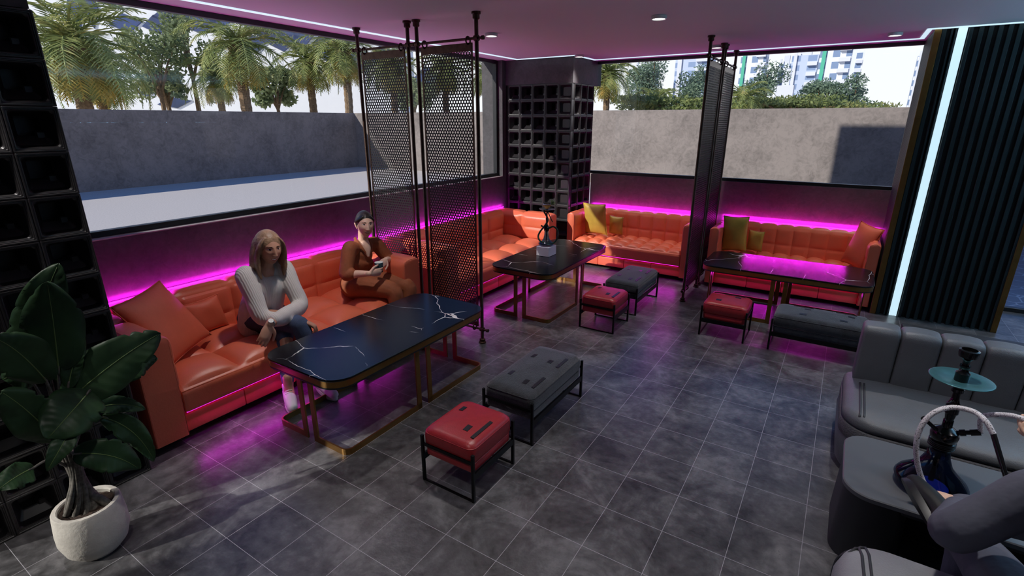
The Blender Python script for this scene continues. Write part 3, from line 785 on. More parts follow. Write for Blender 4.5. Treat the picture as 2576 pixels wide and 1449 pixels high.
# ------------------------------------------------------------------ marble tables
def marble_table(loc, rz, label, W=.80, L=1.66):
    e = empty('marble_table', loc, rz, label, 'coffee table', 'black marble coffee tables')
    zt = .575
    def lp(w, l, r, z): return [(x, y, z) for x, y in rrect(w, l, r, 9)]
    t = nb(); prism(t, [lp(W, L, .15, zt-.016), lp(W+.006, L+.006, .153, zt-.012), lp(W+.006, L+.006, .153, zt-.005), lp(W, L, .15, zt)]); obj('table_top', t, m_('black_marble'), e, smooth=True, auto=40)
    t = nb(); prism(t, [lp(W-.006, L-.006, .148, zt-.060), lp(W-.006, L-.006, .148, zt-.016)]); obj('brass_band', t, m_('brass'), e, smooth=True, auto=40)
    t = nb(); prism(t, [lp(W-.003, L-.003, .15, zt-.071), lp(W-.003, L-.003, .15, zt-.060)]); obj('under_rim', t, m_('black_frame'), e, smooth=True, auto=40)
    hx, hy, bw, th = W/2-.03, L/2-.06, .044, .012
    for sx in (-1, 1):
        for sy in (-1, 1):
            path = [(sx*.035, sy*hy)]+[(sx*(hx-.05+.05*math.sin(a)), sy*(hy-.05+.05*math.cos(a))) for a in [PI/2*i/6 for i in range(7)]]+[(sx*hx, sy*.04)]
            g = nb(); P = [V((*p, 0)) for p in path]; R = []
            for i, p in enumerate(P):
                d = (P[min(i+1, len(P)-1)]-P[max(i-1, 0)]).normalized(); nn = V((-d.y, d.x, 0))*th/2
                R.append([g.verts.new(q) for q in (p-nn, p+nn, p+nn+V((0, 0, bw)), p-nn+V((0, 0, bw)))])
            for a, b_ in zip(R, R[1:]):
                for q in range(4): g.faces.new((a[q], a[(q+1) % 4], b_[(q+1) % 4], b_[q]))
            g.faces.new(R[0][::-1]); g.faces.new(R[-1]); bmesh.ops.recalc_face_normals(g, faces=g.faces)
            x0 = min(sx*.035, sx*(.035+bw)); box(g, (x0, sy*hy-th/2, 0), (x0+bw, sy*hy+th/2, zt-.071))
            y0 = min(sy*.04, sy*(.04+bw)); box(g, (sx*hx-th/2, y0, 0), (sx*hx+th/2, y0+bw, zt-.071))
            obj('leg', g, m_('brass'), e)
    return e
t1 = marble_table((-2.86, 2.63, 0), 0, 'long black marble table in front of the sofa with two women')
t2 = dup(t1, (-2.86, 5.42, 0), label='black marble table with the white block and small hookah on it')
t3 = dup(t1, (-.39, 6.33, 0), PI/2, label='black marble table glowing magenta before the far right sofa')

# ------------------------------------------------------------------ stools
def stool(loc, rz, W, D, mat, label, cat, group, name, slots):
    """W across local x, D along local y; sled legs under the two ends y = 0 and y = D"""
    e = empty(name, loc, rz, label, cat, group)
    g = .018; z0, z1 = .19, .385
    # cushion: crowned block with soft edges
    def lp(i, z, r): return [(x, y+D/2, z) for x, y in rrect(W-2*g-2*i, D-2*g-2*i, r, 6)]
    c = nb(); prism(c, [lp(.004, z0, .02), lp(0, z0+.008, .03), lp(0, z0+.052, .03), lp(.004, z0+.056, .03)])
    obj('seat_panel', c, m_(mat), e, smooth=True, auto=45)
    c = nb(); L = [lp(.004, z0+.057, .03), lp(-.006, z0+.075, .035), lp(-.008, z1-.055, .04), lp(-.004, z1-.032, .05), lp(.012, z1-.014, .055)]
    for i in range(1, 7):
        t = i/7; L.append([(x*(1-t)+0*t, D/2+(y-D/2)*(1-t), z1-.014+.022*math.sin(t*PI/2)) for x, y, _ in L[4]])
    prism(c, L); obj('cushion', c, m_(mat), e, smooth=True, auto=60)
    pp = nb(); tube(pp, lp(-.004, z1-.040, .045), .004, 6, closed=True); obj('piping', pp, m_(mat), e, smooth=True)
    for (x, y, sx, sy) in slots:
        k = nb(); zc = lambda q: z1-.014+.022*math.sin(min(1, max(0, 1-max(abs(q[0])/(W/2), abs(q[1]-D/2)/(D/2))*1.03))*PI/2)+.0012
        n = 6
        if sx > sy: pts = [[(x-sx/2+sx*i/n, y+s*sy/2) for s in (-1, 1)] for i in range(n+1)]
        else: pts = [[(x+s*sx/2, y-sy/2+sy*i/n) for s in (1, -1)] for i in range(n+1)]
        R = [[k.verts.new((*p, zc(p)+dz)) for dz in (0, -.004) for p in (row if dz == 0 else row[::-1])] for row in pts]
        for a, b_ in zip(R, R[1:]):
            for q in range(4): k.faces.new((a[q], a[(q+1) % 4], b_[(q+1) % 4], b_[q]))
        k.faces.new(R[0][::-1]); k.faces.new(R[-1]); bmesh.ops.recalc_face_normals(k, faces=k.faces)
        obj('slot', k, m_('black_frame'), e)
    bm_ = m_('black_metal')
    for sx in (-1, 1):
        for yy in (0, D-g):
            x0 = sx*W/2-(g if sx > 0 else 0); obj('leg', bx((x0, yy, 0), (x0+g, yy+g, .325), .0015), bm_, e)
    for yy in (0, D-g):
        f = nb(); box(f, (-W/2+g, yy+.002, .001), (W/2-g, yy+g-.004, .011)); obj('floor_bar', f, bm_, e)
        f = nb(); box(f, (-W/2+g, yy+.005, .255), (W/2-g, yy+.013, .275)); obj('end_strap', f, bm_, e)
    for sx in (-1, 1):
        x0 = sx*W/2-(g if sx > 0 else 0); obj('side_rail', bx((x0+.002, g, .150), (x0+g-.002, D-g, .192)), bm_, e)
    return e
SL = [(-.10, .30, .03, .05), (.06, .14, .035, .055), (.135, .18, .022, .20)]
rs = stool((-1.71, 1.955, 0), 0, .40, .445, 'red_leather', 'red leather stool nearest the camera', 'stool', 'red leather stools', 'leather_stool', SL)
dup(rs, (-1.97, 4.755, 0), label='red leather stool beside the table with the small hookah')
dup(rs, (-.575, 5.435, 0), PI/2, label='red leather stool in front of the magenta glowing table')
BL = [(-.10, .22, .03, .06), (.06, .16, .035, .055), (.14, .2, .022, .17), (-.10, .55, .03, .06), (.06, .52, .035, .055), (.14, .56, .022, .17)]
bs = stool((-1.715, 2.62, 0), 0, .42, .80, 'black_velour', 'charcoal upholstered bench in the middle of the floor beside the nearest red stool', 'bench', 'charcoal benches', 'upholstered_bench', BL)
dup(bs, (-1.965, 5.40, 0), label='charcoal upholstered bench behind the red stool at the small hookah table')
dup(bs, (.44, 5.43, 0), PI/2, label='charcoal upholstered bench before the magenta table, partly behind the grey sofa')

# ------------------------------------------------------------------ hanging perforated screens
def perf_panel(w, h, pitch=.0302, r=.0104, th=.004, ns=10):
    bm = nb(); dy = pitch*math.sqrt(3)/2; nc = int(w/pitch); nr = int(h/dy); x0 = -nc*pitch/2
    hx = [(pitch/2/math.cos(PI/6)*math.cos(PI/6+k*PI/3), pitch/2/math.cos(PI/6)*math.sin(PI/6+k*PI/3)) for k in range(6)]
    # outer ring sampled on the hexagon at ns*... equal angles
    na = 12
    def hexr(a):
        b_ = (a+PI/6) % (PI/3)-PI/6
        return pitch/2/math.cos(b_)
    A = [2*PI*k/na for k in range(na)]
    for rr in range(nr):
        for cc in range(nc-(rr % 2)):
            cx = x0+pitch/2+cc*pitch+(pitch/2 if rr % 2 else 0); cz = dy*.6+rr*dy
            o = [(cx+hexr(a)*math.cos(a), cz+hexr(a)*math.sin(a)) for a in A]; i_ = [(cx+r*math.cos(a), cz+r*math.sin(a)) for a in A]
            R = [[bm.verts.new((x, y, z)) for x, z in L] for L, y in ((o, -th/2), (i_, -th/2), (i_, th/2), (o, th/2))]
            for a, b_ in zip(R, R[1:]):
                for k in range(na): bm.faces.new((a[k], b_[k], b_[(k+1) % na], a[(k+1) % na]))
    W = nc*pitch/2
    return bm, W
PW, PH = .575, 2.50
pm, phw = perf_panel(PW, PH)
pmesh = bpy.data.meshes.new('perforated_sheet'); pm.to_mesh(pmesh); pm.free(); pmesh.materials.append(m_('panel_black'))
def screen(loc, rz, label):
    e = empty('perforated_screen', loc, rz, label, 'screen', 'perforated hanging screens')
    br = m_('pole_bronze'); hw = .335
    for sx in (-1, 1):
        p = lt([(.0, 0), (.036, 0), (.036, .014), (.029, .018), (.029, .042), (.02, .046), (.017, .05), (.017, CE-.06), (.021, CE-.058), (.030, CE-.052), (.030, CE-.022), (.039, CE-.018), (.039, CE-.001), (0, CE-.001)], seg=20)
        o = obj('pole', p, br, e, smooth=True, auto=40); o.location = (sx*hw, 0, 0)
    for z in (2.80, .145):
        rd = nb(); tube(rd, [(-hw-.055, -.0, z), (hw+.055, 0, z)], .011, 12); 
        for sx in (-1, 1): tube(rd, [(sx*(hw+.055), 0, z), (sx*(hw+.075), 0, z)], .017, 12); tube(rd, [(sx*(hw-.02), 0, z), (sx*(hw+.02), 0, z)], .024, 12)
        obj('rod', rd, br, e, smooth=True, auto=40)
        for sx in (-1, 1): obj('ring', torus(nb(), (sx*.245, 0, z-.012 if z > 1 else z+.012), .030, .007, 'X'), br, e, smooth=True)
    o = bpy.data.objects.new('perforated_sheet', pmesh); o.location = (0, 0, .215); link(o, e)
    fr = nb(); z0, z1 = .205, .215+PH
    box(fr, (-phw-.004, -.006, z1-.01), (phw+.004, .006, z1+.055), .002); box(fr, (-phw-.004, -.006, z0-.035), (phw+.004, .006, z0+.012), .002)
    for sx in (-1, 1): box(fr, (sx*(phw-.004)-.008, -.004, z0), (sx*(phw-.004)+.008, .004, z1))
    obj('sheet_frame', fr, br, e)
    return e
sc = screen((-3.925, 3.85, 0), 0, 'perforated screen nearest the long window, behind the woman in rust brown')
dup(sc, (-3.145, 3.85, 0), label='perforated screen at the end of the long table, further from the window')
dup(sc, (-1.44, 6.545, 0), PI/2, label='perforated screen seen edge-on between the back sofas, nearer one')
dup(sc, (-1.44, 7.325, 0), PI/2, label='perforated screen seen edge-on between the back sofas, farther one by the back window')

# ------------------------------------------------------------------ hookah on the white block
o = obj('display_block', bx((-3.005, 5.265, .577), (-2.835, 5.455, .69), .002), m_('white_block')); tag(o, 'white block under the small hookah on the black marble table', 'block')
def hookah_small(loc, label):
    e = empty('hookah', loc, 0, label, 'hookah')
    obj('glass_vase', lt([(0, 0), (.075, .0), (.085, .012), (.098, .026), (.088, .038), (.055, .058), (.036, .09), (.027, .14), (.024, .185), (.021, .185), (.024, .14), (.033, .09), (.052, .058), (.082, .037), (.09, .027), (.08, .015), (0, .006)], seg=36, cap=False), m_('hookah_glass_blue'), e, smooth=True)
    obj('water', lt([(0, .010), (.078, .016), (.086, .026), (.080, .034), (0, .034)], seg=32), m_('hookah_glass_dark'), e, smooth=True)
    obj('stem', lt([(0, .03), (.006, .03), (.006, .17), (.028, .178), (.034, .20), (.034, .225), (.022, .245), (.013, .26), (.010, .30), (.014, .33), (.009, .36), (.009, .42), (.014, .435), (.012, .45), (0, .45)], seg=24), m_('chrome_dark'), e, smooth=True, auto=40)
    v = nb(); tube(v, [(-.02, -.01, .215), (-.055, -.02, .235)], .008, 8); lathe(v, [(0, 0), (.011, .003), (.011, .016), (0, .02)], (-.057, -.02, .228), 10); obj('valve', v, m_('chrome_dark'), e, smooth=True, auto=40)
    obj('tray', lt([(.012, .43), (.045, .432), (.088, .441), (.096, .449), (.088, .446), (.045, .437), (.012, .435)], seg=36, cap=False), m_('steel'), e, smooth=True)
    bw = obj('bowl', lt([(0, .449), (.02, .45), (.03, .465), (.046, .482), (.05, .50), (.046, .50), (.04, .486), (0, .48)], seg=28, cap=False), m_('bowl_amber'), e, smooth=True)
    obj('rim', torus(nb(), (0, 0, .501), .048, .005), m_('steel'), bw, smooth=True)
    ch = nb(); rnd = random.Random(3)
    for i in range(9): a = i*2.4; bmesh.ops.create_icosphere(ch, subdivisions=1, radius=.014, matrix=Matrix.Translation((.028*math.cos(a)*(i > 0), .028*math.sin(a)*(i > 0), .505+.006*rnd.random())))
    obj('coals', ch, m_('char'), bw)
    lf = nb()
    for i in range(44):
        a = rnd.uniform(-.9, 1.9); el = rnd.uniform(.1, 1.4); L = rnd.uniform(.05, .085); b0 = V((.035, .03, .49)); d = V((math.cos(a)*math.cos(el), math.sin(a)*math.cos(el), math.sin(el)))
        tube(lf, [b0, b0+d*L*.6, b0+d*L-V((0, 0, .006))], [.0022, .0022, .0006], 4)
    obj('leaf_garnish', lf, m_('leaf_fine'), bw)
    h = nb(); tube(h, [(.03, .01, .215), (.075, .03, .235), (.115, .05, .20), (.13, .05, .13), (.10, .03, .05), (.05, -.02, .035), (-.03, -.08, .06), (-.075, -.07, .11), (-.06, -.055, .17), (-.01, -.045, .24), (.03, -.03, .31), (.015, -.028, .36), (-.025, -.02, .41), (-.03, -.012, .436)], .0105, 10, smooth=6)
    for vv in h.verts: vv.co.z = max(vv.co.z, .012 if math.hypot(vv.co.x, vv.co.y) < .085 else vv.co.z)
    obj('hose', h, m_('hose_green'), e, smooth=True)
    obj('mouthpiece', tb([(.052, .05, .285), (.012, .0, .41)], .006, 8), m_('hose_green'), e)
    return e
hookah_small((-2.925, 5.365, .691), 'small hookah with green hose and blue glass on the white block')

# ------------------------------------------------------------------ grey lounge on the right
g = empty('lounge_sofa', (.25, 3.4, 0), 0, 'grey channel-backed leather sofa at the right edge behind the big hookah', 'sofa')
GL = 2.3; hs = .42
def gl(z, inset, r): # plan loops of the seat body with a big rounded front left corner; x right, y back
    x0, y0, x1, y1 = .0+inset, .0+inset, GL-inset, .78-inset; pts = []
    rr = max(.03, r-inset)
    for i in range(11): a = PI+PI/2*i/10; pts.append((x0+rr+rr*math.cos(a), y0+rr+rr*math.sin(a), z))
    for i in range(5): a = 1.5*PI+PI/2*i/4; pts.append((x1-.05+.05*math.cos(a), y0+.05+.05*math.sin(a), z))
    for i in range(5): a = PI/2*i/4; pts.append((x1-.05+.05*math.cos(a), y1-.05+.05*math.sin(a), z))
    for i in range(7): a = PI/2+PI/2*i/6; pts.append((x0+.1+.1*math.cos(a), y1-.1+.1*math.sin(a), z))
    return pts
c = nb(); prism(c, [gl(.03, .02, .16), gl(.06, .0, .17), gl(.18, -.02, .18), gl(.255, -.012, .17)]); obj('base', c, m_('gray_leather'), g, smooth=True, auto=60)
c = nb(); prism(c, [gl(.256, -.010, .16), gl(.26, -.016, .17), gl(.335, -.016, .17), gl(.34, -.010, .165)]); obj('front_band', c, m_('pebbled_leather'), g, smooth=True, auto=50)
c = nb(); prism(c, [gl(.341, .002, .17), gl(.36, -.012, .18), gl(.39, -.010, .18), gl(.41, .008, .16), gl(.425, .05, .14), gl(.436, .14, .1), gl(.44, .25, .08)]); obj('seat_cushion', c, m_('gray_leather'), g, smooth=True, auto=70)
pp = nb(); tube(pp, [(.075, .055, .35), (.075, .05, .405), (.078, .10, .428), (.08, .52, .432)], .007, 6, smooth=4); tube(pp, [(.098, .055, .35), (.098, .05, .405), (.10, .10, .429), (.102, .52, .433)], .006, 6, smooth=4); obj('piping', pp, m_('gray_piping'), g, smooth=True)
cw = .212
pb = [(.60, .41), (.565, .77)]+arcpts((.605, .775), .04, PI, PI/2, 5)+arcpts((.70, .765), .05, PI/2, 0, 5)+[(.78, .40), (.78, .1), (.70, .1)]
pb = pb[::-1]
for i in range(10):
    ch = tufted(cw-.004, pb, 1, [(0, 1)], .016, sub=14, edge=.02); o = obj('back_channel', ch, m_('gray_leather'), g, smooth=True, auto=60); o.location = (.035+i*cw, 0, 0)
# low kerb behind the lounge
o = obj('floor_plinth', bx((.77, 6.18, 0), (3.6, 6.42, .115), .004), m_('table_base')); tag(o, 'low dark floor ledge in front of the slatted wall behind the grey sofa', 'ledge')

t = empty('lounge_table', (.25, 2.62, 0), 0, 'grey rounded table at the right edge carrying the big hookah', 'table')
def tl(w, d, r, z, ox=0, oy=0): return [(x+w/2+ox, y+d/2+oy, z) for x, y in rrect(w, d, r, 8)]
c = nb(); prism(c, [tl(1.9, .60, .13, .395, -.0, .0), tl(1.9, .60, .13, .415), tl(1.89, .59, .126, .42, .005, .005)]); obj('table_top', c, m_('table_lacquer'), t, smooth=True, auto=40)
for ox in (.0, 1.60): c = nb(); prism(c, [tl(.28, .56, .13, 0, ox, .02), tl(.30, .57, .13, .02, ox-.01+.01, .015), tl(.27, .56, .125, .395, ox+.01, .02)]); obj('pedestal', c, m_('table_base'), t, smooth=True, auto=40)
obj('back_panel', bx((.25, .42, .0), (1.64, .45, .394)), m_('table_base'), t)
obj('under_shelf', bx((.25, .05, .345), (1.64, .56, .394), .004), m_('table_base'), t)

# big hookah
HX, HY = .605, 2.86
h = empty('hookah', (HX, HY, .421), 0, 'big black hookah with teal tray and white speckled hose on the grey table', 'hookah')
obj('glass_vase', lt([(0, 0), (.085, .0), (.115, .008), (.142, .030), (.148, .046), (.138, .064), (.10, .10), (.066, .14), (.047, .19), (.04, .24), (.036, .24), (.043, .19), (.061, .14), (.095, .1), (.131, .062), (.140, .046), (.134, .032), (.108, .013), (0, .010)], seg=48, cap=False), m_('hookah_glass_dark'), h, smooth=True)
obj('glow_base', lt([(0, .014), (.07, .014), (.075, .02), (0, .024)], seg=32), M('led_blue', hexc(20,40,160), .4, emit=(.03, .09, 1, 1), estr=.25), h)
st = obj('stem', lt([(0, .05), (.012, .05), (.012, .235), (.044, .236), (.05, .246), (.05, .272), (.044, .276), (.052, .285), (.056, .31), (.05, .33), (.03, .345), (.02, .35), (.02, .385), (.017, .39), (.022, .42), (.027, .425), (.027, .47), (.02, .478), (.015, .50), (.015, .53), (.024, .535), (.024, .55), (.016, .555), (.016, .565), (.027, .57), (.027, .63), (.018, .64), (.015, .65), (.02, .66), (.02, .67), (0, .67)], seg=28), m_('chrome_dark'), h, smooth=True, auto=35)
for i in range(4): obj('grip_ring', torus(nb(), (0, 0, .246+.0085*i), .0505, .003, seg=28, rs=6), m_('chrome_dark'), st, smooth=True)
obj('tray', lt([(.016, .585), (.07, .589), (.115, .597), (.12, .601), (.115, .603), (.07, .594), (.016, .591)], seg=48, cap=False), m_('tray_teal'), h, smooth=True)
obj('bowl', lt([(0, .67), (.014, .67), (.014, .692), (.02, .70), (.034, .71), (.037, .725), (.037, .742), (.029, .745), (.028, .73), (0, .72)], seg=32, cap=False), m_('chrome_dark'), h, smooth=True, auto=40)
v = nb(); tube(v, [(-.03, -.02, .325), (-.085, -.035, .372)], .009, 10); tube(v, [(-.083, -.034, .37), (-.098, -.038, .383)], .013, 10); obj('valve', v, m_('chrome_dark'), h, smooth=True, auto=40)
v = nb(); tube(v, [(.03, .0, .325), (.115, -.005, .362)], .0105, 10); tube(v, [(.05, .0, .333), (.07, -.002, .342)], .016, 10); tube(v, [(.085, -.003, .348), (.118, -.005, .363)], .015, 10); obj('hose_port', v, m_('chrome_dark'), h, smooth=True, auto=40)
def L_(px, py, y, z=None):
    p = ony(px, py, y); return (p.x-HX, p.y-HY, p.z-.421)
hp = [(.118, -.005, .363), L_(2470, 1050, 2.84), L_(2515, 1043, 2.80), L_(2570, 1052, 2.75), L_(2640, 1090, 2.70), L_(2690, 1180, 2.62)]
obj('hose', tb(hp, .0105, 12, smooth=8), m_('hose_white'), h, smooth=True)
hp = [L_(2349, 1243, 2.68), L_(2322, 1210, 2.68), L_(2307, 1160, 2.68), L_(2306, 1110, 2.68), L_(2322, 1065, 2.69), L_(2355, 1035, 2.71), L_(2400, 1025, 2.74), L_(2450, 1036, 2.72), L_(2480, 1060, 2.68), L_(2499, 1092, 2.66)]
obj('hose', tb(hp, .0112, 12, smooth=8), m_('hose_white'), h, smooth=True)
a, b_ = L_(2499, 1092, 2.66), L_(2532, 1205, 2.56)
obj('mouthpiece', tb([a, tuple((x+y)/2 for x, y in zip(a, b_)), b_], [.0105, .0105, .009], 12), m_('chrome_dark'), h, smooth=True, auto=40)

# pale lounge chair the man sits on
p = empty('lounge_chair', (.24, 1.35, 0), 0, 'pale grey leather lounge chair cut by the bottom right corner', 'armchair')
def pl(w, d, r, z, ox=0, oy=0): return [(x+w/2+ox, y+d/2+oy, z) for x, y in rrect(w, d, r, 8)]
c = nb(); prism(c, [pl(1.3, .96, .14, .03, .03, .02), pl(1.36, 1.0, .17, .10, 0, 0), pl(1.36, 1.0, .17, .30, 0, 0), pl(1.32, .97, .16, .37, .02, .015), pl(1.24, .90, .13, .40, .06, .05), pl(1.0, .7, .1, .415, .18, .15)]); obj('seat_base', c, m_('pale_leather'), p, smooth=True, auto=50)
pp = nb(); tube(pp, [(.012, .90, .12), (.012, .90, .30), (.045, .89, .37), (.09, .87, .403), (.10, .30, .408)], .006, 6, smooth=4); tube(pp, [(.026, .93, .12), (.026, .93, .30), (.058, .91, .37), (.115, .885, .404), (.125, .30, .409)], .006, 6, smooth=4); obj('piping', pp, m_('gray_piping'), p, smooth=True)
c = nb(); prism(c, [pl(.34, .50, .08, .40, .085, .20), pl(.36, .52, .09, .43, .075, .19), pl(.34, .50, .08, .475, .085, .20), pl(.26, .42, .06, .49, .125, .24)]); obj('arm_pad', c, m_('ribbed_gray'), p, smooth=True, auto=60)
c = nb(); prism(c, [pl(1.36, .22, .09, .30, 0, -.02), pl(1.34, .22, .09, .70, .01, -.02), pl(1.28, .16, .07, .76, .04, .01)]); obj('backrest', c, m_('pale_leather'), p, smooth=True, auto=60)
# ------------------------------------------------------------------ people
def remeshed(bm, voxel, smooth=6, fac=.5):
    me = bpy.data.meshes.new('t'); bmesh.ops.recalc_face_normals(bm, faces=bm.faces); bm.to_mesh(me); bm.free()
    o = bpy.data.objects.new('t', me); COL.objects.link(o)
    r = o.modifiers.new('r', 'REMESH'); r.mode = 'VOXEL'; r.voxel_size = voxel
    s = o.modifiers.new('s', 'SMOOTH'); s.factor = fac; s.iterations = smooth
    dg = bpy.context.evaluated_depsgraph_get(); dg.update()
    out = bpy.data.meshes.new_from_object(o.evaluated_get(dg)); bpy.data.objects.remove(o); bpy.data.meshes.remove(me)
    out.materials.clear()
    return out
def limb(bm, pts, rad, seg=16, smooth=5, flat=1., up=None):
    return tube(bm, pts, rad, seg, smooth=smooth, flat=flat, up=up, round_cap=True)
def frame(fwd, up):
    f = V(fwd).normalized(); u = V(up); l = u.cross(f).normalized(); u = f.cross(l).normalized()
    return Matrix((f, l, u)).transposed()   # columns: forward, left, up
def hand(bm, wrist, d, palm, side, s=1., curl=.6, spread=.10, thumb=.6):
    """d: direction of the fingers, palm: direction the palm faces, side +1 = thumb to the left of d seen with the palm down"""
    f = V(d).normalized(); n = V(palm); n = (n-f*n.dot(f)).normalized(); l = f.cross(n).normalized()*side
    w = V(wrist)
    limb(bm, [w-f*.02*s, w+f*.015*s, w+f*.05*s, w+f*.085*s], [.024*s, .028*s, .036*s, .034*s], 14, 3, flat=.5, up=n)
    for k, (off, L, r) in enumerate(((.030, .072, .0088), (.010, .080, .009), (-.010, .075, .0087), (-.028, .060, .0078))):
        b = w+f*.083*s+l*off*s; a = curl*(.55+.14*k); dr = (f+l*off*spread*30*.1).normalized(); pts = [b-f*.02*s, b]
        p = b
        for j, q in enumerate((.42, .32, .26)):
            a2 = a*(j+.6); v = dr*math.cos(a2)+n*math.sin(a2); p = p+v*L*q*s; pts.append(p)
        limb(bm, pts, [r*s*1.05, r*s*1.08, r*s, r*s*.92, r*s*.78], 10, 3)
    b = w+f*.022*s+l*.026*s; v1 = (l*.8+f*.75+n*.25*thumb).normalized(); v2 = (l*.25+f*.95+n*.6*thumb).normalized()
    limb(bm, [b-v1*.012*s, b, b+v1*.036*s, b+v1*.036*s+v2*.03*s, b+v1*.036*s+v2*.052*s], [.014*s, .0135*s, .0115*s, .0105*s, .0085*s], 10, 3)
def head_grid(bm, c, fwd, up, s=1., smile=.5):
    """a head 0.23 high (x s) on a dense sphere; returns {face: local centre} through an int layer of materials"""
    R = frame(fwd, up); c = V(c); nt, npn = 110, 150; G = lambda x, m, sg: math.exp(-((x-m)/sg)**2/2)
    rows = []; loc = {}
    for i in range(nt+1):
        th = PI*i/nt; row = []
        for j in range(npn):
            ph = 2*PI*j/npn; d = V((math.sin(th)*math.cos(ph), math.sin(th)*math.sin(ph), math.cos(th)))
            x, y, z = d.x*.096, d.y*.074, d.z*.115
            if z < 0:
                t = -z/.115; y *= 1-.26*t**1.3; x *= (1-.10*t) if x > 0 else (1-.42*t)
            if z > .02: x -= .012*(z/.115)**2
            if d.x > 0:
                w = min(1, d.x*2.2)
                dx = 0
                if z > -.040: nz = max(0, 1-(z+.026)/.062)**.85 if z >= -.026 else max(0, 1-(-.026-z)/.014)
                else: nz = 0
                dx += .026*nz*G(y, 0, .0078+.003*nz)+.008*G(z, -.03, .006)*(G(y, .0125, .005)+G(y, -.0125, .005))
                dx -= .0105*G(z, .017, .010)*(G(y, .031, .014)+G(y, -.031, .014))
                dx += .0065*G(z, .017, .0075)*(G(y, .031, .0115)+G(y, -.031, .0115))
                dx += .0045*G(z, .036, .007)*G(abs(y), .026, .02)
                dx += .006*G(z, -.018, .016)*G(abs(y), .042, .014)
                mz = -.058+smile*10*y*y
                dx += .0075*G(z, -.057, .015)*G(y, 0, .024)
                dx += .0035*(G(z, mz+.007, .0035)+G(z, mz-.0075, .004))*G(y, 0, .018)-.005*G(z, mz, .003)*G(y, 0, .018)
                dx -= .004*G(z, -.078, .005)*G(y, 0, .018)
                dx += .009*G(z, -.097, .014)*G(y, 0, .02)
                x += dx*w
            row.append(bm.verts.new(c+R @ (V((x, y, z))*s))); loc[row[-1]] = V((x, y, z))
            if i in (0, nt): row = row*npn; break
        rows.append(row)
    lay = bm.faces.layers.int.get('m') or bm.faces.layers.int.new('m')
    for i in range(nt):
        a, b = rows[i], rows[i+1]
        for j in range(npn):
            k = (j+1) % npn; vs = [a[j], b[j], b[k], a[k]]; vs = list(dict.fromkeys(vs))
            fc = bm.faces.new(vs); p = sum((loc[v] for v in vs), V())/len(vs); y, z = abs(p.y), p.z; m = 0
            if p.x > .03:
                ez = .0165+.0015*(1 if y > .031 else 0); ex = (y-.031)/.0135; eh = .0052*max(0, 1-ex*ex)
                mz = -.058+smile*10*y*y; lx = y/.0245; 
                if eh and abs(z-ez) < eh: m = 3 if math.hypot(y-.0305, z-ez) < .0054 else 2
                elif eh and -.0002 <= (z-ez)-eh < .0022: m = 4
                elif abs(z-(.0355-.16*max(0, y-.03))) < .0028*(1.3-(y/.05)) and .014 < y < .047: m = 4
                elif lx < 1 and -.0105*(1-lx**2) < z-mz < .0095*(1-lx**2):
                    m = 5 if smile > .3 and y < .0185 and abs(z-mz-.0003) < .0034*(1-(y/.0185)**2)+.0006 else 1
            fc[lay] = m
    # ears
    for sg in (-1, 1):
        q = [c+R @ (V(t)*s) for t in ((-.008, sg*.073, -.03), (-.012, sg*.080, -.008), (-.016, sg*.085, .016), (-.012, sg*.079, .03))]
        limb(bm, q, [.009*s, .013*s, .015*s, .008*s], 10, 3, flat=.45, up=R @ V((0, 1, 0)))
    return R
def person(name, label, body_parts, head, skin):
    """one continuous body mesh: remeshed limbs joined to a finely gridded head"""
    me = remeshed(body_parts, .0046, 4)
    bm = nb(); bm.from_mesh(me); lay = bm.faces.layers.int.new('m')
    R = head_grid(bm, *head[:3], **head[3])
    lay = bm.faces.layers.int['m']; bm.faces.ensure_lookup_table()
    ms = [f[lay] for f in bm.faces]
    for f, m in zip(bm.faces, ms): f.material_index = m
    o = obj(name, bm, [m_(skin), m_('lips'), m_('eye_white'), m_('eye_dark'), m_('brow'), m_('teeth')], None, smooth=True)
    tag(o, label, 'person'); return o, R
def garment(name, bm, mat, parent, voxel=.008, smooth=8): return obj(name, remeshed(bm, voxel, smooth), m_(mat), parent, smooth=True)
def shoe(o, ankle, toe, mat, sole_mat, s=1., name='shoe'):
    a, t = V(ankle), V(toe); f = (t-a); f.z = min(0, f.z) if abs(f.z) < .3 else f.z
    return a, t
def sneaker(parent, heel, toe, up, mat, sole, s=1., name='shoe'):
    """heel and toe: ends of the sole line"""
    h, t = V(heel), V(toe); f = (t-h).normalized(); u = V(up); u = (u-f*u.dot(f)).normalized(); l = u.cross(f); L = (t-h).length
    P = lambda x, y, z: h+f*x*L+l*y*s+u*z*s
    b = nb(); limb(b, [P(.10, 0, .058), P(.35, 0, .058), P(.62, 0, .046), P(.90, 0, .036)], [.038*s, .041*s, .042*s, .034*s], 14, 4, flat=.95, up=u)
    limb(b, [P(.16, 0, .05), P(.20, 0, .10), P(.20, 0, .118)], [.036*s, .036*s, .037*s], 14, 3)
    o = obj(name, remeshed(b, .005, 5), m_(mat), parent, smooth=True)
    b = nb(); n = 26; out = []
    for i in range(n):
        a = 2*PI*i/n; x = .5+.52*math.cos(a); w = .037+.010*math.cos(a+.25); out.append((x, w*math.sin(a)))
    prism(b, [[P(x, y, 0) for x, y in out], [P(x, y*1.04, .012) for x, y in out], [P(x, y*1.0, .026) for x, y in out]]); obj('sole', b, m_(sole), o, smooth=True, auto=40)
    if mat == 'sneaker':
        b = nb()
        for k in range(5): x = .38+.07*k; z = .105-.011*k; tube(b, [P(x, -.024, z-.006), P(x+.012, 0, z), P(x, .024, z-.006)], .0035*s, 6)
        obj('laces', b, m_('cup_inside'), o, smooth=True)
    return o

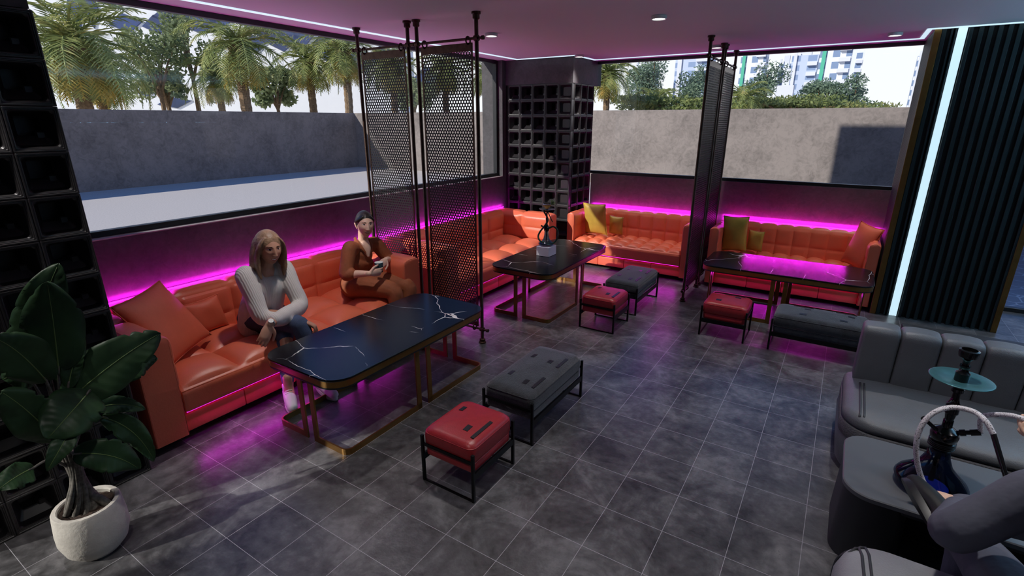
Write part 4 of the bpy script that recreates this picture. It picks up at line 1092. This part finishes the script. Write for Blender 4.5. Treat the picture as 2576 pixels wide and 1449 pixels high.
# --- woman in the cream jumper
Rsh, Lsh = (-3.90, 2.15, .955), (-3.90, 2.50, .945); Rel, Lel = (-3.70, 2.13, .655), (-3.70, 2.465, .655)
Rwr, Lwr = (-3.505, 2.33, .605), (-3.505, 2.06, .665)
HCb = V((-3.84, 2.355, 1.150)); fb = (1, -.20, -.10)
B = nb()
limb(B, [(-4.02, 2.27, .60), (-3.97, 2.31, .80), (-3.94, 2.335, .95)], [.10, .10, .09])
limb(B, [(-3.94, 2.335, .93), (-3.905, 2.345, 1.02), (-3.87, 2.352, 1.09)], [.07, .058, .060])
for sh, el, wr in ((Rsh, Rel, Rwr), (Lsh, Lel, Lwr)): limb(B, [sh, el, wr], [.05, .042, .028])
hand(B, Rwr, (.55, .62, -.55), (-.2, -.45, -.85), 1, 1.12, curl=.75)
hand(B, Lwr, (.10, -.60, -.80), (-.75, .2, -.3), 1, 1.14, curl=.5)
limb(B, [(-4.0, 2.2, .58), (-3.55, 2.30, .57), (-3.36, 2.33, .15)], [.07, .055, .04]); limb(B, [(-4.0, 2.38, .56), (-3.62, 2.24, .46), (-3.46, 2.11, .14)], [.07, .056, .038])
limb(B, [(-3.36, 2.33, .17), (-3.34, 2.33, .08), (-3.24, 2.31, .055)], [.036, .038, .03]); limb(B, [(-3.455, 2.105, .20), (-3.44, 2.095, .09), (-3.33, 2.045, .055)], [.036, .038, .03])
wa, R = person('person', 'woman with long blonde hair, cream jumper and jeans sitting on the front sofa', B, (HCb, fb, (.12, .02, 1), dict(s=1.12, smile=.55)), 'skin_a')
G = nb()
limb(G, [(-4.00, 2.26, .52), (-3.97, 2.28, .62), (-3.93, 2.31, .76), (-3.92, 2.335, .84), (-3.935, 2.34, .875)], [.175, .182, .172, .165, .11], 24, 5, flat=.72, up=(1, 0, 0))
limb(G, [(-3.925, 2.21, .93), (-3.935, 2.34, .925), (-3.925, 2.47, .925)], [.078, .060, .078], 16, 4)
limb(G, [(-3.94, 2.20, .95), Rsh, tuple((a*.5+b*.5) for a, b in zip(Rsh, Rel)), Rel, tuple((a*.35+b*.65) for a, b in zip(Rel, Rwr))], [.074, .074, .072, .068, .050])
limb(G, [(-3.94, 2.45, .95), Lsh, tuple((a*.5+b*.5) for a, b in zip(Lsh, Lel)), Lel, (-3.60, 2.26, .655), (-3.545, 2.135, .665)], [.072, .072, .070, .068, .064, .052])
garment('jumper', G, 'knit_cream', wa)
G = nb()
limb(G, [(-4.08, 2.30, .53), (-3.98, 2.28, .54)], [.15, .15], 20)
limb(G, [(-4.0, 2.20, .56), (-3.78, 2.25, .57), (-3.55, 2.305, .57), (-3.50, 2.32, .53), (-3.44, 2.325, .35), (-3.37, 2.33, .19)], [.11, .092, .078, .072, .062, .05])
limb(G, [(-4.0, 2.40, .55), (-3.80, 2.32, .50), (-3.66, 2.26, .47)], [.11, .088, .078]); limb(G, [(-3.61, 2.215, .40), (-3.54, 2.17, .28), (-3.47, 2.115, .17)], [.064, .062, .048])
limb(G, [(-3.66, 2.262, .47), (-3.625, 2.24, .455)], [.077, .066])
garment('jeans', G, 'denim', wa, .007)
H = nb(); hm = frame(fb, (.12, .02, 1)); hp = lambda x, y, z: HCb+hm @ (V((x, y, z))*1.12)
prism_ = [(t, .096*math.sin(PI*t)) for t in ()]
bmesh.ops.create_uvsphere(H, u_segments=32, v_segments=20, radius=1, matrix=Matrix.Translation(HCb) @ hm.to_4x4() @ Matrix.Translation(V((-.026, 0, .024))*1.12) @ Matrix.Diagonal((.108*1.12, .092*1.12, .112*1.12, 1)))
for sg in (-1, 1):
    limb(H, [hp(.040, sg*.052, .088), hp(.040, sg*.080, .045), hp(.022, sg*.094, -.02), hp(.012, sg*.094, -.085), hp(.02, sg*.090, -.15), hp(.032, sg*.082, -.20)], [.014, .024, .032, .036, .034, .016], 12, 5, flat=.6, up=hm @ V((0, 1, 0)))
    limb(H, [hp(-.05, sg*.065, .04), hp(-.045, sg*.092, -.05), hp(-.035, sg*.105, -.13), hp(-.03, sg*.135, -.18)], [.05, .05, .045, .022], 12, 5, flat=.7, up=hm @ V((0, 1, 0)))
limb(H, [hp(-.08, 0, .03), hp(-.085, 0, -.08), hp(-.085, -.01, -.19), hp(-.08, -.02, -.26)], [.08, .085, .08, .04], 16, 5, flat=.6, up=hm @ V((1, 0, 0)))
limb(H, [hp(-.06, -.06, -.10), hp(-.05, -.12, -.165), hp(-.06, -.175, -.185)], [.05, .045, .02], 12, 4, flat=.6, up=(0, 0, 1))
garment('hair', H, 'hair_blonde', wa, .0055, 5)
d = (V(Lwr)-V(Lel)).normalized(); c0 = V(Lwr)-d*.012
wt = nb(); ri = []
u1 = d.orthogonal().normalized(); u2 = d.cross(u1)
tube(wt, [tuple(c0+(u1*math.cos(2*PI*i/20)+u2*math.sin(2*PI*i/20))*.031) for i in range(20)], .007, 8, closed=True); w_ = obj('watch', wt, m_('steel'), wa, smooth=True)
wt = nb(); q = c0+V((.6, -.2, .75)).normalized()*.034; tube(wt, [tuple(q), tuple(q+V((.6, -.2, .75)).normalized()*.009)], .019, 16); obj('watch_face', wt, m_('cup_inside'), w_, smooth=True, auto=40)
sneaker(wa, (-3.52, 2.13, .003), (-3.245, 1.985, .003), (0, 0, 1), 'sneaker', 'cup_inside', 1.1)
sneaker(wa, (-3.44, 2.345, .003), (-3.14, 2.30, .003), (0, 0, 1), 'sneaker', 'cup_inside', 1.1)

# --- woman in rust brown
Rsh, Lsh = (-3.90, 3.205, .965), (-3.92, 3.555, .945); Rel, Lel = (-3.86, 3.10, .745), (-3.84, 3.66, .76)
Rwr, Lwr = (-3.655, 3.205, .755), (-3.73, 3.50, .815)
HCc = V((-3.88, 3.405, 1.170)); fc_ = (1, -.50, -.03); uc = (.03, .03, 1)
CUP = V((-3.665, 3.345, .735))
B = nb()
limb(B, [(-4.0, 3.36, .58), (-3.96, 3.37, .80), (-3.94, 3.385, .93)], [.09, .09, .085])
limb(B, [(-3.94, 3.39, .91), (-3.92, 3.395, 1.0), (-3.90, 3.40, 1.10)], [.085, .052, .055]); limb(B, [(-3.905, 3.395, 1.0), (-3.868, 3.385, .93), (-3.838, 3.375, .868)], [.046, .046, .016])
for sh, el, wr in ((Rsh, Rel, Rwr), (Lsh, Lel, Lwr)): limb(B, [sh, el, tuple(a*.5+b*.5 for a, b in zip(el, wr)), wr], [.045, .042, .036, .026])
hand(B, Rwr, (.30, .92, -.06), (-.9, .32, .1), 1, 1.05, curl=.62)
hand(B, Lwr, (.35, -.9, -.15), (-.55, -.25, -.6), 1, 1.0, curl=.85)
limb(B, [(-4.0, 3.28, .55), (-3.60, 3.40, .54), (-3.56, 3.42, .12)], [.07, .06, .04]); limb(B, [(-4.0, 3.46, .55), (-3.58, 3.58, .54), (-3.55, 3.56, .12)], [.07, .06, .04])
wb, R2 = person('person', 'woman with pulled-back dark hair in a rust brown jumpsuit holding a cup', B, (HCc, fc_, uc, dict(s=1.08, smile=.6)), 'skin_b')
G = nb()
limb(G, [(-4.0, 3.36, .54), (-3.99, 3.36, .66), (-3.965, 3.37, .80), (-3.95, 3.38, .845)], [.155, .140, .156, .125], 24, 5, flat=.72, up=(1, 0, 0))
limb(G, [(-3.93, 3.24, .945), (-3.955, 3.38, .955), (-3.95, 3.52, .935)], [.075, .055, .075], 16, 4)
for sh, el, wr, s0 in ((Rsh, Rel, Rwr, (-3.93, 3.27, .95)), (Lsh, Lel, Lwr, (-3.94, 3.50, .945))):
    m = tuple(a*.5+b*.5 for a, b in zip(sh, el)); q = tuple(a*.78+b*.22 for a, b in zip(el, wr))
    limb(G, [s0, sh, m, el, q], [.07, .070, .068, .064, .058])
limb(G, [(-4.0, 3.37, .635), (-3.98, 3.37, .60), (-3.99, 3.37, .555)], [.150, .172, .165], 22, 4, flat=.8, up=(1, 0, 0))
for sg, q in ((-1, (-3.885, 3.330, 1.01)), (1, (-3.895, 3.455, 1.0))):   # collar
    limb(G, [(-3.985, 3.395+sg*.04, 1.035), (-3.94, 3.395+sg*.068, 1.02), (-3.875, 3.39+sg*.068, .965), (-3.835, 3.385+sg*.040, .905)], [.016, .018, .020, .010], 10, 4, flat=.5, up=(1, sg, .3))
js = garment('jumpsuit_top', G, 'rust_cloth', wb, .006, 5)
G = nb()
limb(G, [(-4.03, 3.36, .54), (-3.98, 3.36, .545)], [.165, .165], 20)
limb(G, [(-3.99, 3.28, .56), (-3.80, 3.33, .565), (-3.60, 3.41, .54), (-3.555, 3.425, .46), (-3.55, 3.43, .28), (-3.55, 3.43, .16)], [.125, .112, .090, .080, .068, .06])
limb(G, [(-3.99, 3.45, .56), (-3.78, 3.53, .56), (-3.58, 3.60, .535), (-3.545, 3.60, .45), (-3.55, 3.57, .28), (-3.56, 3.56, .16)], [.125, .105, .088, .078, .066, .06])
garment('jumpsuit_trousers', G, 'rust_cloth', wb, .007, 5)
H = nb(); hm = frame(fc_, uc); hp = lambda x, y, z: HCc+hm @ (V((x, y, z))*1.08)
bmesh.ops.create_uvsphere(H, u_segments=32, v_segments=20, radius=1, matrix=Matrix.Translation(HCc) @ hm.to_4x4() @ Matrix.Translation(V((-.019, 0, .018))*1.08) @ Matrix.Diagonal((.104*1.08, .080*1.08, .108*1.08, 1)))
limb(H, [hp(-.11, 0, .0), hp(-.135, 0, -.01)], [.036, .032], 14, 3)
for sg in (-1, 1): limb(H, [hp(.052, sg*.03, .085), hp(.035, sg*.066, .055), hp(-.01, sg*.078, .035), hp(-.06, sg*.06, .0)], [.012, .016, .022, .03], 10, 4, flat=.6, up=hm @ V((0, 1, 0)))
garment('hair', H, 'hair_dark', wb, .0055, 5)
sneaker(wb, (-3.62, 3.42, .003), (-3.36, 3.40, .003), (0, 0, 1), 'shoe_dark', 'black_frame', 1.0)
sneaker(wb, (-3.61, 3.56, .003), (-3.35, 3.56, .003), (0, 0, 1), 'shoe_dark', 'black_frame', 1.0)
cu = obj('cup', lt([(0, .0), (.032, 0), (.034, .004), (.042, .098), (.040, .100), (.038, .098), (.031, .008), (0, .008)], seg=32, cap=False), [m_('cup_teal'), m_('cup_inside')], None, smooth=True, auto=50)
for p_ in cu.data.polygons:
    c_ = p_.center; n_ = p_.normal
    if (n_.x*c_.x+n_.y*c_.y < -1e-5) or (n_.z > .5): p_.material_index = 1
cu.location = CUP; tag(cu, 'dark teal cup in the hands of the woman in rust brown', 'cup')

# --- man cut by the right edge
Lsh, Rsh = (.755, 2.20, .925), (1.15, 2.16, .93); Lel, Rel = (.555, 2.13, .715), (1.25, 2.40, .70)
Lwr = (.62, 2.42, .64); fp = ony(2573, 1082, 2.74); Rwr = (fp.x+.10, fp.y-.05, fp.z-.02)
HM = V((.97, 2.27, 1.20)); fm = (.05, 1, -.08)
B = nb()
limb(B, [(.95, 1.92, .55), (.95, 2.02, .78), (.95, 2.14, .94)], [.11, .12, .10]); limb(B, [(.95, 2.15, .93), (.96, 2.20, 1.02), (.965, 2.24, 1.10)], [.07, .06, .062])
for sh, el, wr in ((Lsh, Lel, Lwr), (Rsh, Rel, Rwr)): limb(B, [sh, el, wr], [.05, .034, .030])
hand(B, Lwr, (.05, .95, -.35), (.3, .1, -.95), 1, 1.15, curl=.7)
hand(B, Rwr, (-.85, .45, .12), (.1, .3, .9), 1, 1.1, curl=.9)
limb(B, [(.98, 1.98, .55), (1.06, 2.42, .66), (.68, 2.50, .585), (.58, 2.515, .58)], [.08, .066, .05, .044]); limb(B, [(.78, 1.98, .54), (.70, 2.40, .48), (.70, 2.40, .10)], [.08, .066, .044])
mn, R3 = person('person', 'man in a grey suit seen from behind beside the big hookah', B, (HM, fm, (0, -.05, 1), dict(s=1.12, smile=.1)), 'skin_b')
G = nb()
limb(G, [(.95, 1.90, .47), (.95, 1.94, .60), (.95, 2.02, .76), (.95, 2.12, .88), (.95, 2.17, .94)], [.225, .215, .215, .20, .11], 24, 5, flat=.66, up=(0, 1, 0))
limb(G, [(.80, 2.17, .92), (.95, 2.16, .965), (1.10, 2.14, .92)], [.085, .075, .085], 16, 4)
for sh, el, wr, s0 in ((Lsh, Lel, Lwr, (.82, 2.17, .915)), (Rsh, Rel, Rwr, (1.09, 2.13, .915))):
    m = tuple(a*.5+b*.5 for a, b in zip(sh, el)); q = tuple(a*.5+b*.5 for a, b in zip(el, wr)); q2 = tuple(a*.1+b*.9 for a, b in zip(el, wr))
    limb(G, [s0, sh, m, el, q, q2], [.085, .085, .080, .075, .062, .050])
garment('jacket', G, 'suit_gray', mn, .008, 5)
G = nb()
limb(G, [(.80, 1.93, .50), (.98, 1.93, .50)], [.16, .16], 20)
limb(G, [(.98, 1.98, .55), (1.04, 2.22, .61), (1.06, 2.44, .65), (.98, 2.49, .635), (.80, 2.50, .60), (.66, 2.51, .585)], [.125, .105, .09, .08, .068, .06])
limb(G, [(.78, 1.98, .54), (.73, 2.22, .52), (.70, 2.40, .48), (.70, 2.42, .40), (.70, 2.41, .22), (.70, 2.40, .12)], [.125, .10, .085, .078, .066, .062])
garment('trousers', G, 'suit_gray', mn, .008, 6)
H = nb(); hm = frame(fm, (0, -.05, 1))
bmesh.ops.create_uvsphere(H, u_segments=28, v_segments=18, radius=1, matrix=Matrix.Translation(HM) @ hm.to_4x4() @ Matrix.Translation(V((-.03, 0, .022))*1.12) @ Matrix.Diagonal((.108*1.12, .082*1.12, .11*1.12, 1)))
garment('hair', H, 'hair_dark', mn, .008, 3)
sneaker(mn, (.535, 2.33, .56), (.452, 2.585, .585), (.86, .28, .42), 'shoe_dark', 'black_frame', 1.15)
sneaker(mn, (.70, 2.33, .003), (.69, 2.60, .003), (0, 0, 1), 'shoe_dark', 'black_frame', 1.1)

# ------------------------------------------------------------------ potted plant
PX, PY = -2.985, .635
PK = .76
e = empty('potted_plant', (PX, PY, 0), 0, 'large-leaved green plant in a pale concrete pot at the bottom left', 'potted plant')
def facet(r, z, n=26): return [(PK*r*math.cos(2*PI*k/n), PK*r*math.sin(2*PI*k/n), z) for k in range(n)]
b = nb(); prism(b, [facet(.125, 0), facet(.175, .045), facet(.200, .11), facet(.200, .17), facet(.188, .275), facet(.182, .283), facet(.158, .283), facet(.152, .276), facet(.155, .24)]); obj('pot', b, m_('pot_concrete'), e, smooth=True, auto=34)
b = nb(); rnd = random.Random(5); ctr = b.verts.new((0, 0, .262)); rings = []
for r_ in (.038, .076, .117): rings.append([b.verts.new((r_*math.cos(2*PI*k/28), r_*math.sin(2*PI*k/28), .255+.010*rnd.random())) for k in range(28)])
for k in range(28):
    b.faces.new((ctr, rings[0][k], rings[0][(k+1) % 28]))
    for a, c in zip(rings, rings[1:]): b.faces.new((a[k], c[k], c[(k+1) % 28], a[(k+1) % 28]))
obj('soil', b, m_('soil'), e, smooth=True)
b = nb()
for i in range(15):
    a = i*.83; r0 = .060*(.3+.7*rnd.random())
    tube(b, [(r0*1.5*math.cos(a), r0*1.5*math.sin(a), .245), (r0*math.cos(a+.5), r0*math.sin(a+.5), .34), (.02*math.cos(a+1), .02*math.sin(a+1), .46), (.035*math.cos(a+1.4)-.01, .035*math.sin(a+1.4), .60)], [.016, .013, .0115, .008], 8, smooth=5)
tube(b, [(.0, .0, .34), (.04, .045, .30), (.065, .065, .262), (.075, .075, .243)], [.019, .02, .02, .018], 9, smooth=4)
obj('stem', b, m_('plant_stem'), e, smooth=True)
def leaf(px0, py0, px1, py1, dep0, dep1, w, bend=(0, 0, .06), fold=.35, stalk=True, seed=0, face=None):
    """leaf from its base pixel to its tip pixel at depths x = PX + dep; w = full width"""
    A = onx(px0, py0, PX+dep0); T = onx(px1, py1, PX+dep1); A -= V((PX, PY, 0)); T -= V((PX, PY, 0)); rnd = random.Random(seed)
    C = (A+T)/2+V(bend); n, m = 44, 10; nt_ = [(rnd.uniform(.25, .9), rnd.choice((-1, 1)), rnd.uniform(.12, .3)) for _ in range(3)]; L = (T-A).length
    view = (V((0, 0, HC))-V((PX, PY, 0))-C).normalized(); fc = V(face).normalized() if face else view
    bm = nb(); R = []; mid = []
    for i in range(n+1):
        t = i/n; p = A*(1-t)**2+C*2*t*(1-t)+T*t*t; d = ((C-A)*(1-t)+(T-C)*t).normalized()
        nn = (fc-d*fc.dot(d)).normalized(); sd = d.cross(nn)
        hw = w/2*(math.sin(PI*min(1, .04+t**.82*.96))**.62 if t < 1 else .01)*(1+.05*math.sin(9*t+seed))+.001
        row = []
        for j in range(-m//2, m//2+1):
            s = j/(m/2); rip = .012*math.sin(11*t+seed*2+s*2)*abs(s)**2+.0016*math.sin(62*t-9*abs(s))*min(1, 3*abs(s))
            q_ = 1-sum(dp*max(0, 1-abs(t-tc)/.03)*(s*sg > 0)*abs(s)**3 for tc, sg, dp in nt_)
            row.append(p+sd*hw*q_*s*math.cos(fold*abs(s))+nn*(hw*abs(s)*math.sin(fold)*.7-hw*.25*s*s+rip))
        R.append(row); mid.append(p-nn*.002)
    top = [[bm.verts.new(q) for q in r] for r in R]
    th = .0014; bot = []
    for i, r in enumerate(R): bot.append([bm.verts.new(q-fc*th) for q in r])
    for i in range(n):
        for j in range(m):
            bm.faces.new((top[i][j], top[i+1][j], top[i+1][j+1], top[i][j+1])); bm.faces.new((bot[i][j], bot[i][j+1], bot[i+1][j+1], bot[i+1][j]))
        for j in (0, m): bm.faces.new((top[i][j], bot[i][j], bot[i+1][j], top[i+1][j]))
    for i in (0, n):
        for j in range(m): bm.faces.new((top[i][j], bot[i][j], bot[i][j+1], top[i][j+1]))
    bmesh.ops.recalc_face_normals(bm, faces=bm.faces)
    o = obj('leaf', bm, m_('plant_leaf'), e, smooth=True)
    mb = nb(); q = [p+(fc)*.003 for p in mid[::3]]; tube(mb, q, [.0032*(1-.7*i/(len(q)-1)) for i in range(len(q))], 5); obj('midrib', mb, m_('leaf_fine'), o, smooth=True)
    if stalk:
        base = V((rnd.uniform(-.02, .02), rnd.uniform(-.02, .02), .50+rnd.uniform(-.06, .06))); ctl = (base+A)/2+V((0, 0, .05))
        d0 = ((C-A).normalized())
        sb = nb(); tube(sb, [base, ctl, A, A+d0*.03], [.008, .0062, .005, .004], 7, smooth=5); obj('stalk', sb, m_('plant_stem'), o, smooth=True)
    return o
LV = [ # base px, tip px, depth base, depth tip, width, bend, fold
    (62, 925, 148, 662, -.02, -.06, .20, (0, -.01, .03), .35), (148, 935, 118, 708, .03, .05, .235, (.03, .0, .02), .25),
    (118, 960, -15, 850, .06, .16, .20, (.03, 0, .07), .4), (120, 915, 45, 770, -.08, -.10, .17, (0, 0, .02), .3),
    (170, 1010, 404, 838, .05, .10, .25, (.02, .0, .05), .35), (172, 975, 212, 848, .04, .02, .10, (0, -.02, 0), .7),
    (225, 985, 118, 1105, .12, .22, .24, (.05, 0, .03), .3), (196, 1045, 118, 1185, .16, .26, .11, (.05, .0, .03), .6),
    (185, 1142, 350, 1180, .14, .22, .17, (.03, .03, .06), .45), (255, 1050, 388, 1160, -.02, .05, .13, (0, .05, .07), .5),
    (235, 1030, 366, 1030, .0, .02, .10, (0, 0, .06), .5), (140, 1105, 2, 985, .10, .18, .19, (.02, 0, .05), .35),
    (82, 1178, -5, 1232, .10, .20, .13, (.03, 0, .03), .45), (165, 960, 135, 790, -.10, -.14, .14, (0, 0, .02), .3), (110, 945, 5, 955, -.06, -.04, .16, (0, 0, .03), .3),
    (280, 960, 395, 900, -.06, -.08, .15, (0, 0, .04), .4)]
for i, (a, b_, c, d, e0, e1, w_, bn, fo) in enumerate(LV): leaf(a, b_, c, d, e0, e1, w_, bn, fo, seed=i+1)
S.view_settings.view_transform = 'Standard'; S.view_settings.look = 'None'; S.view_settings.exposure = EXPO; S.view_settings.gamma = 1
S.view_settings.use_curve_mapping = False
S.cycles.max_bounces = 10; S.cycles.transparent_max_bounces = 24; S.cycles.sample_clamp_indirect = 6
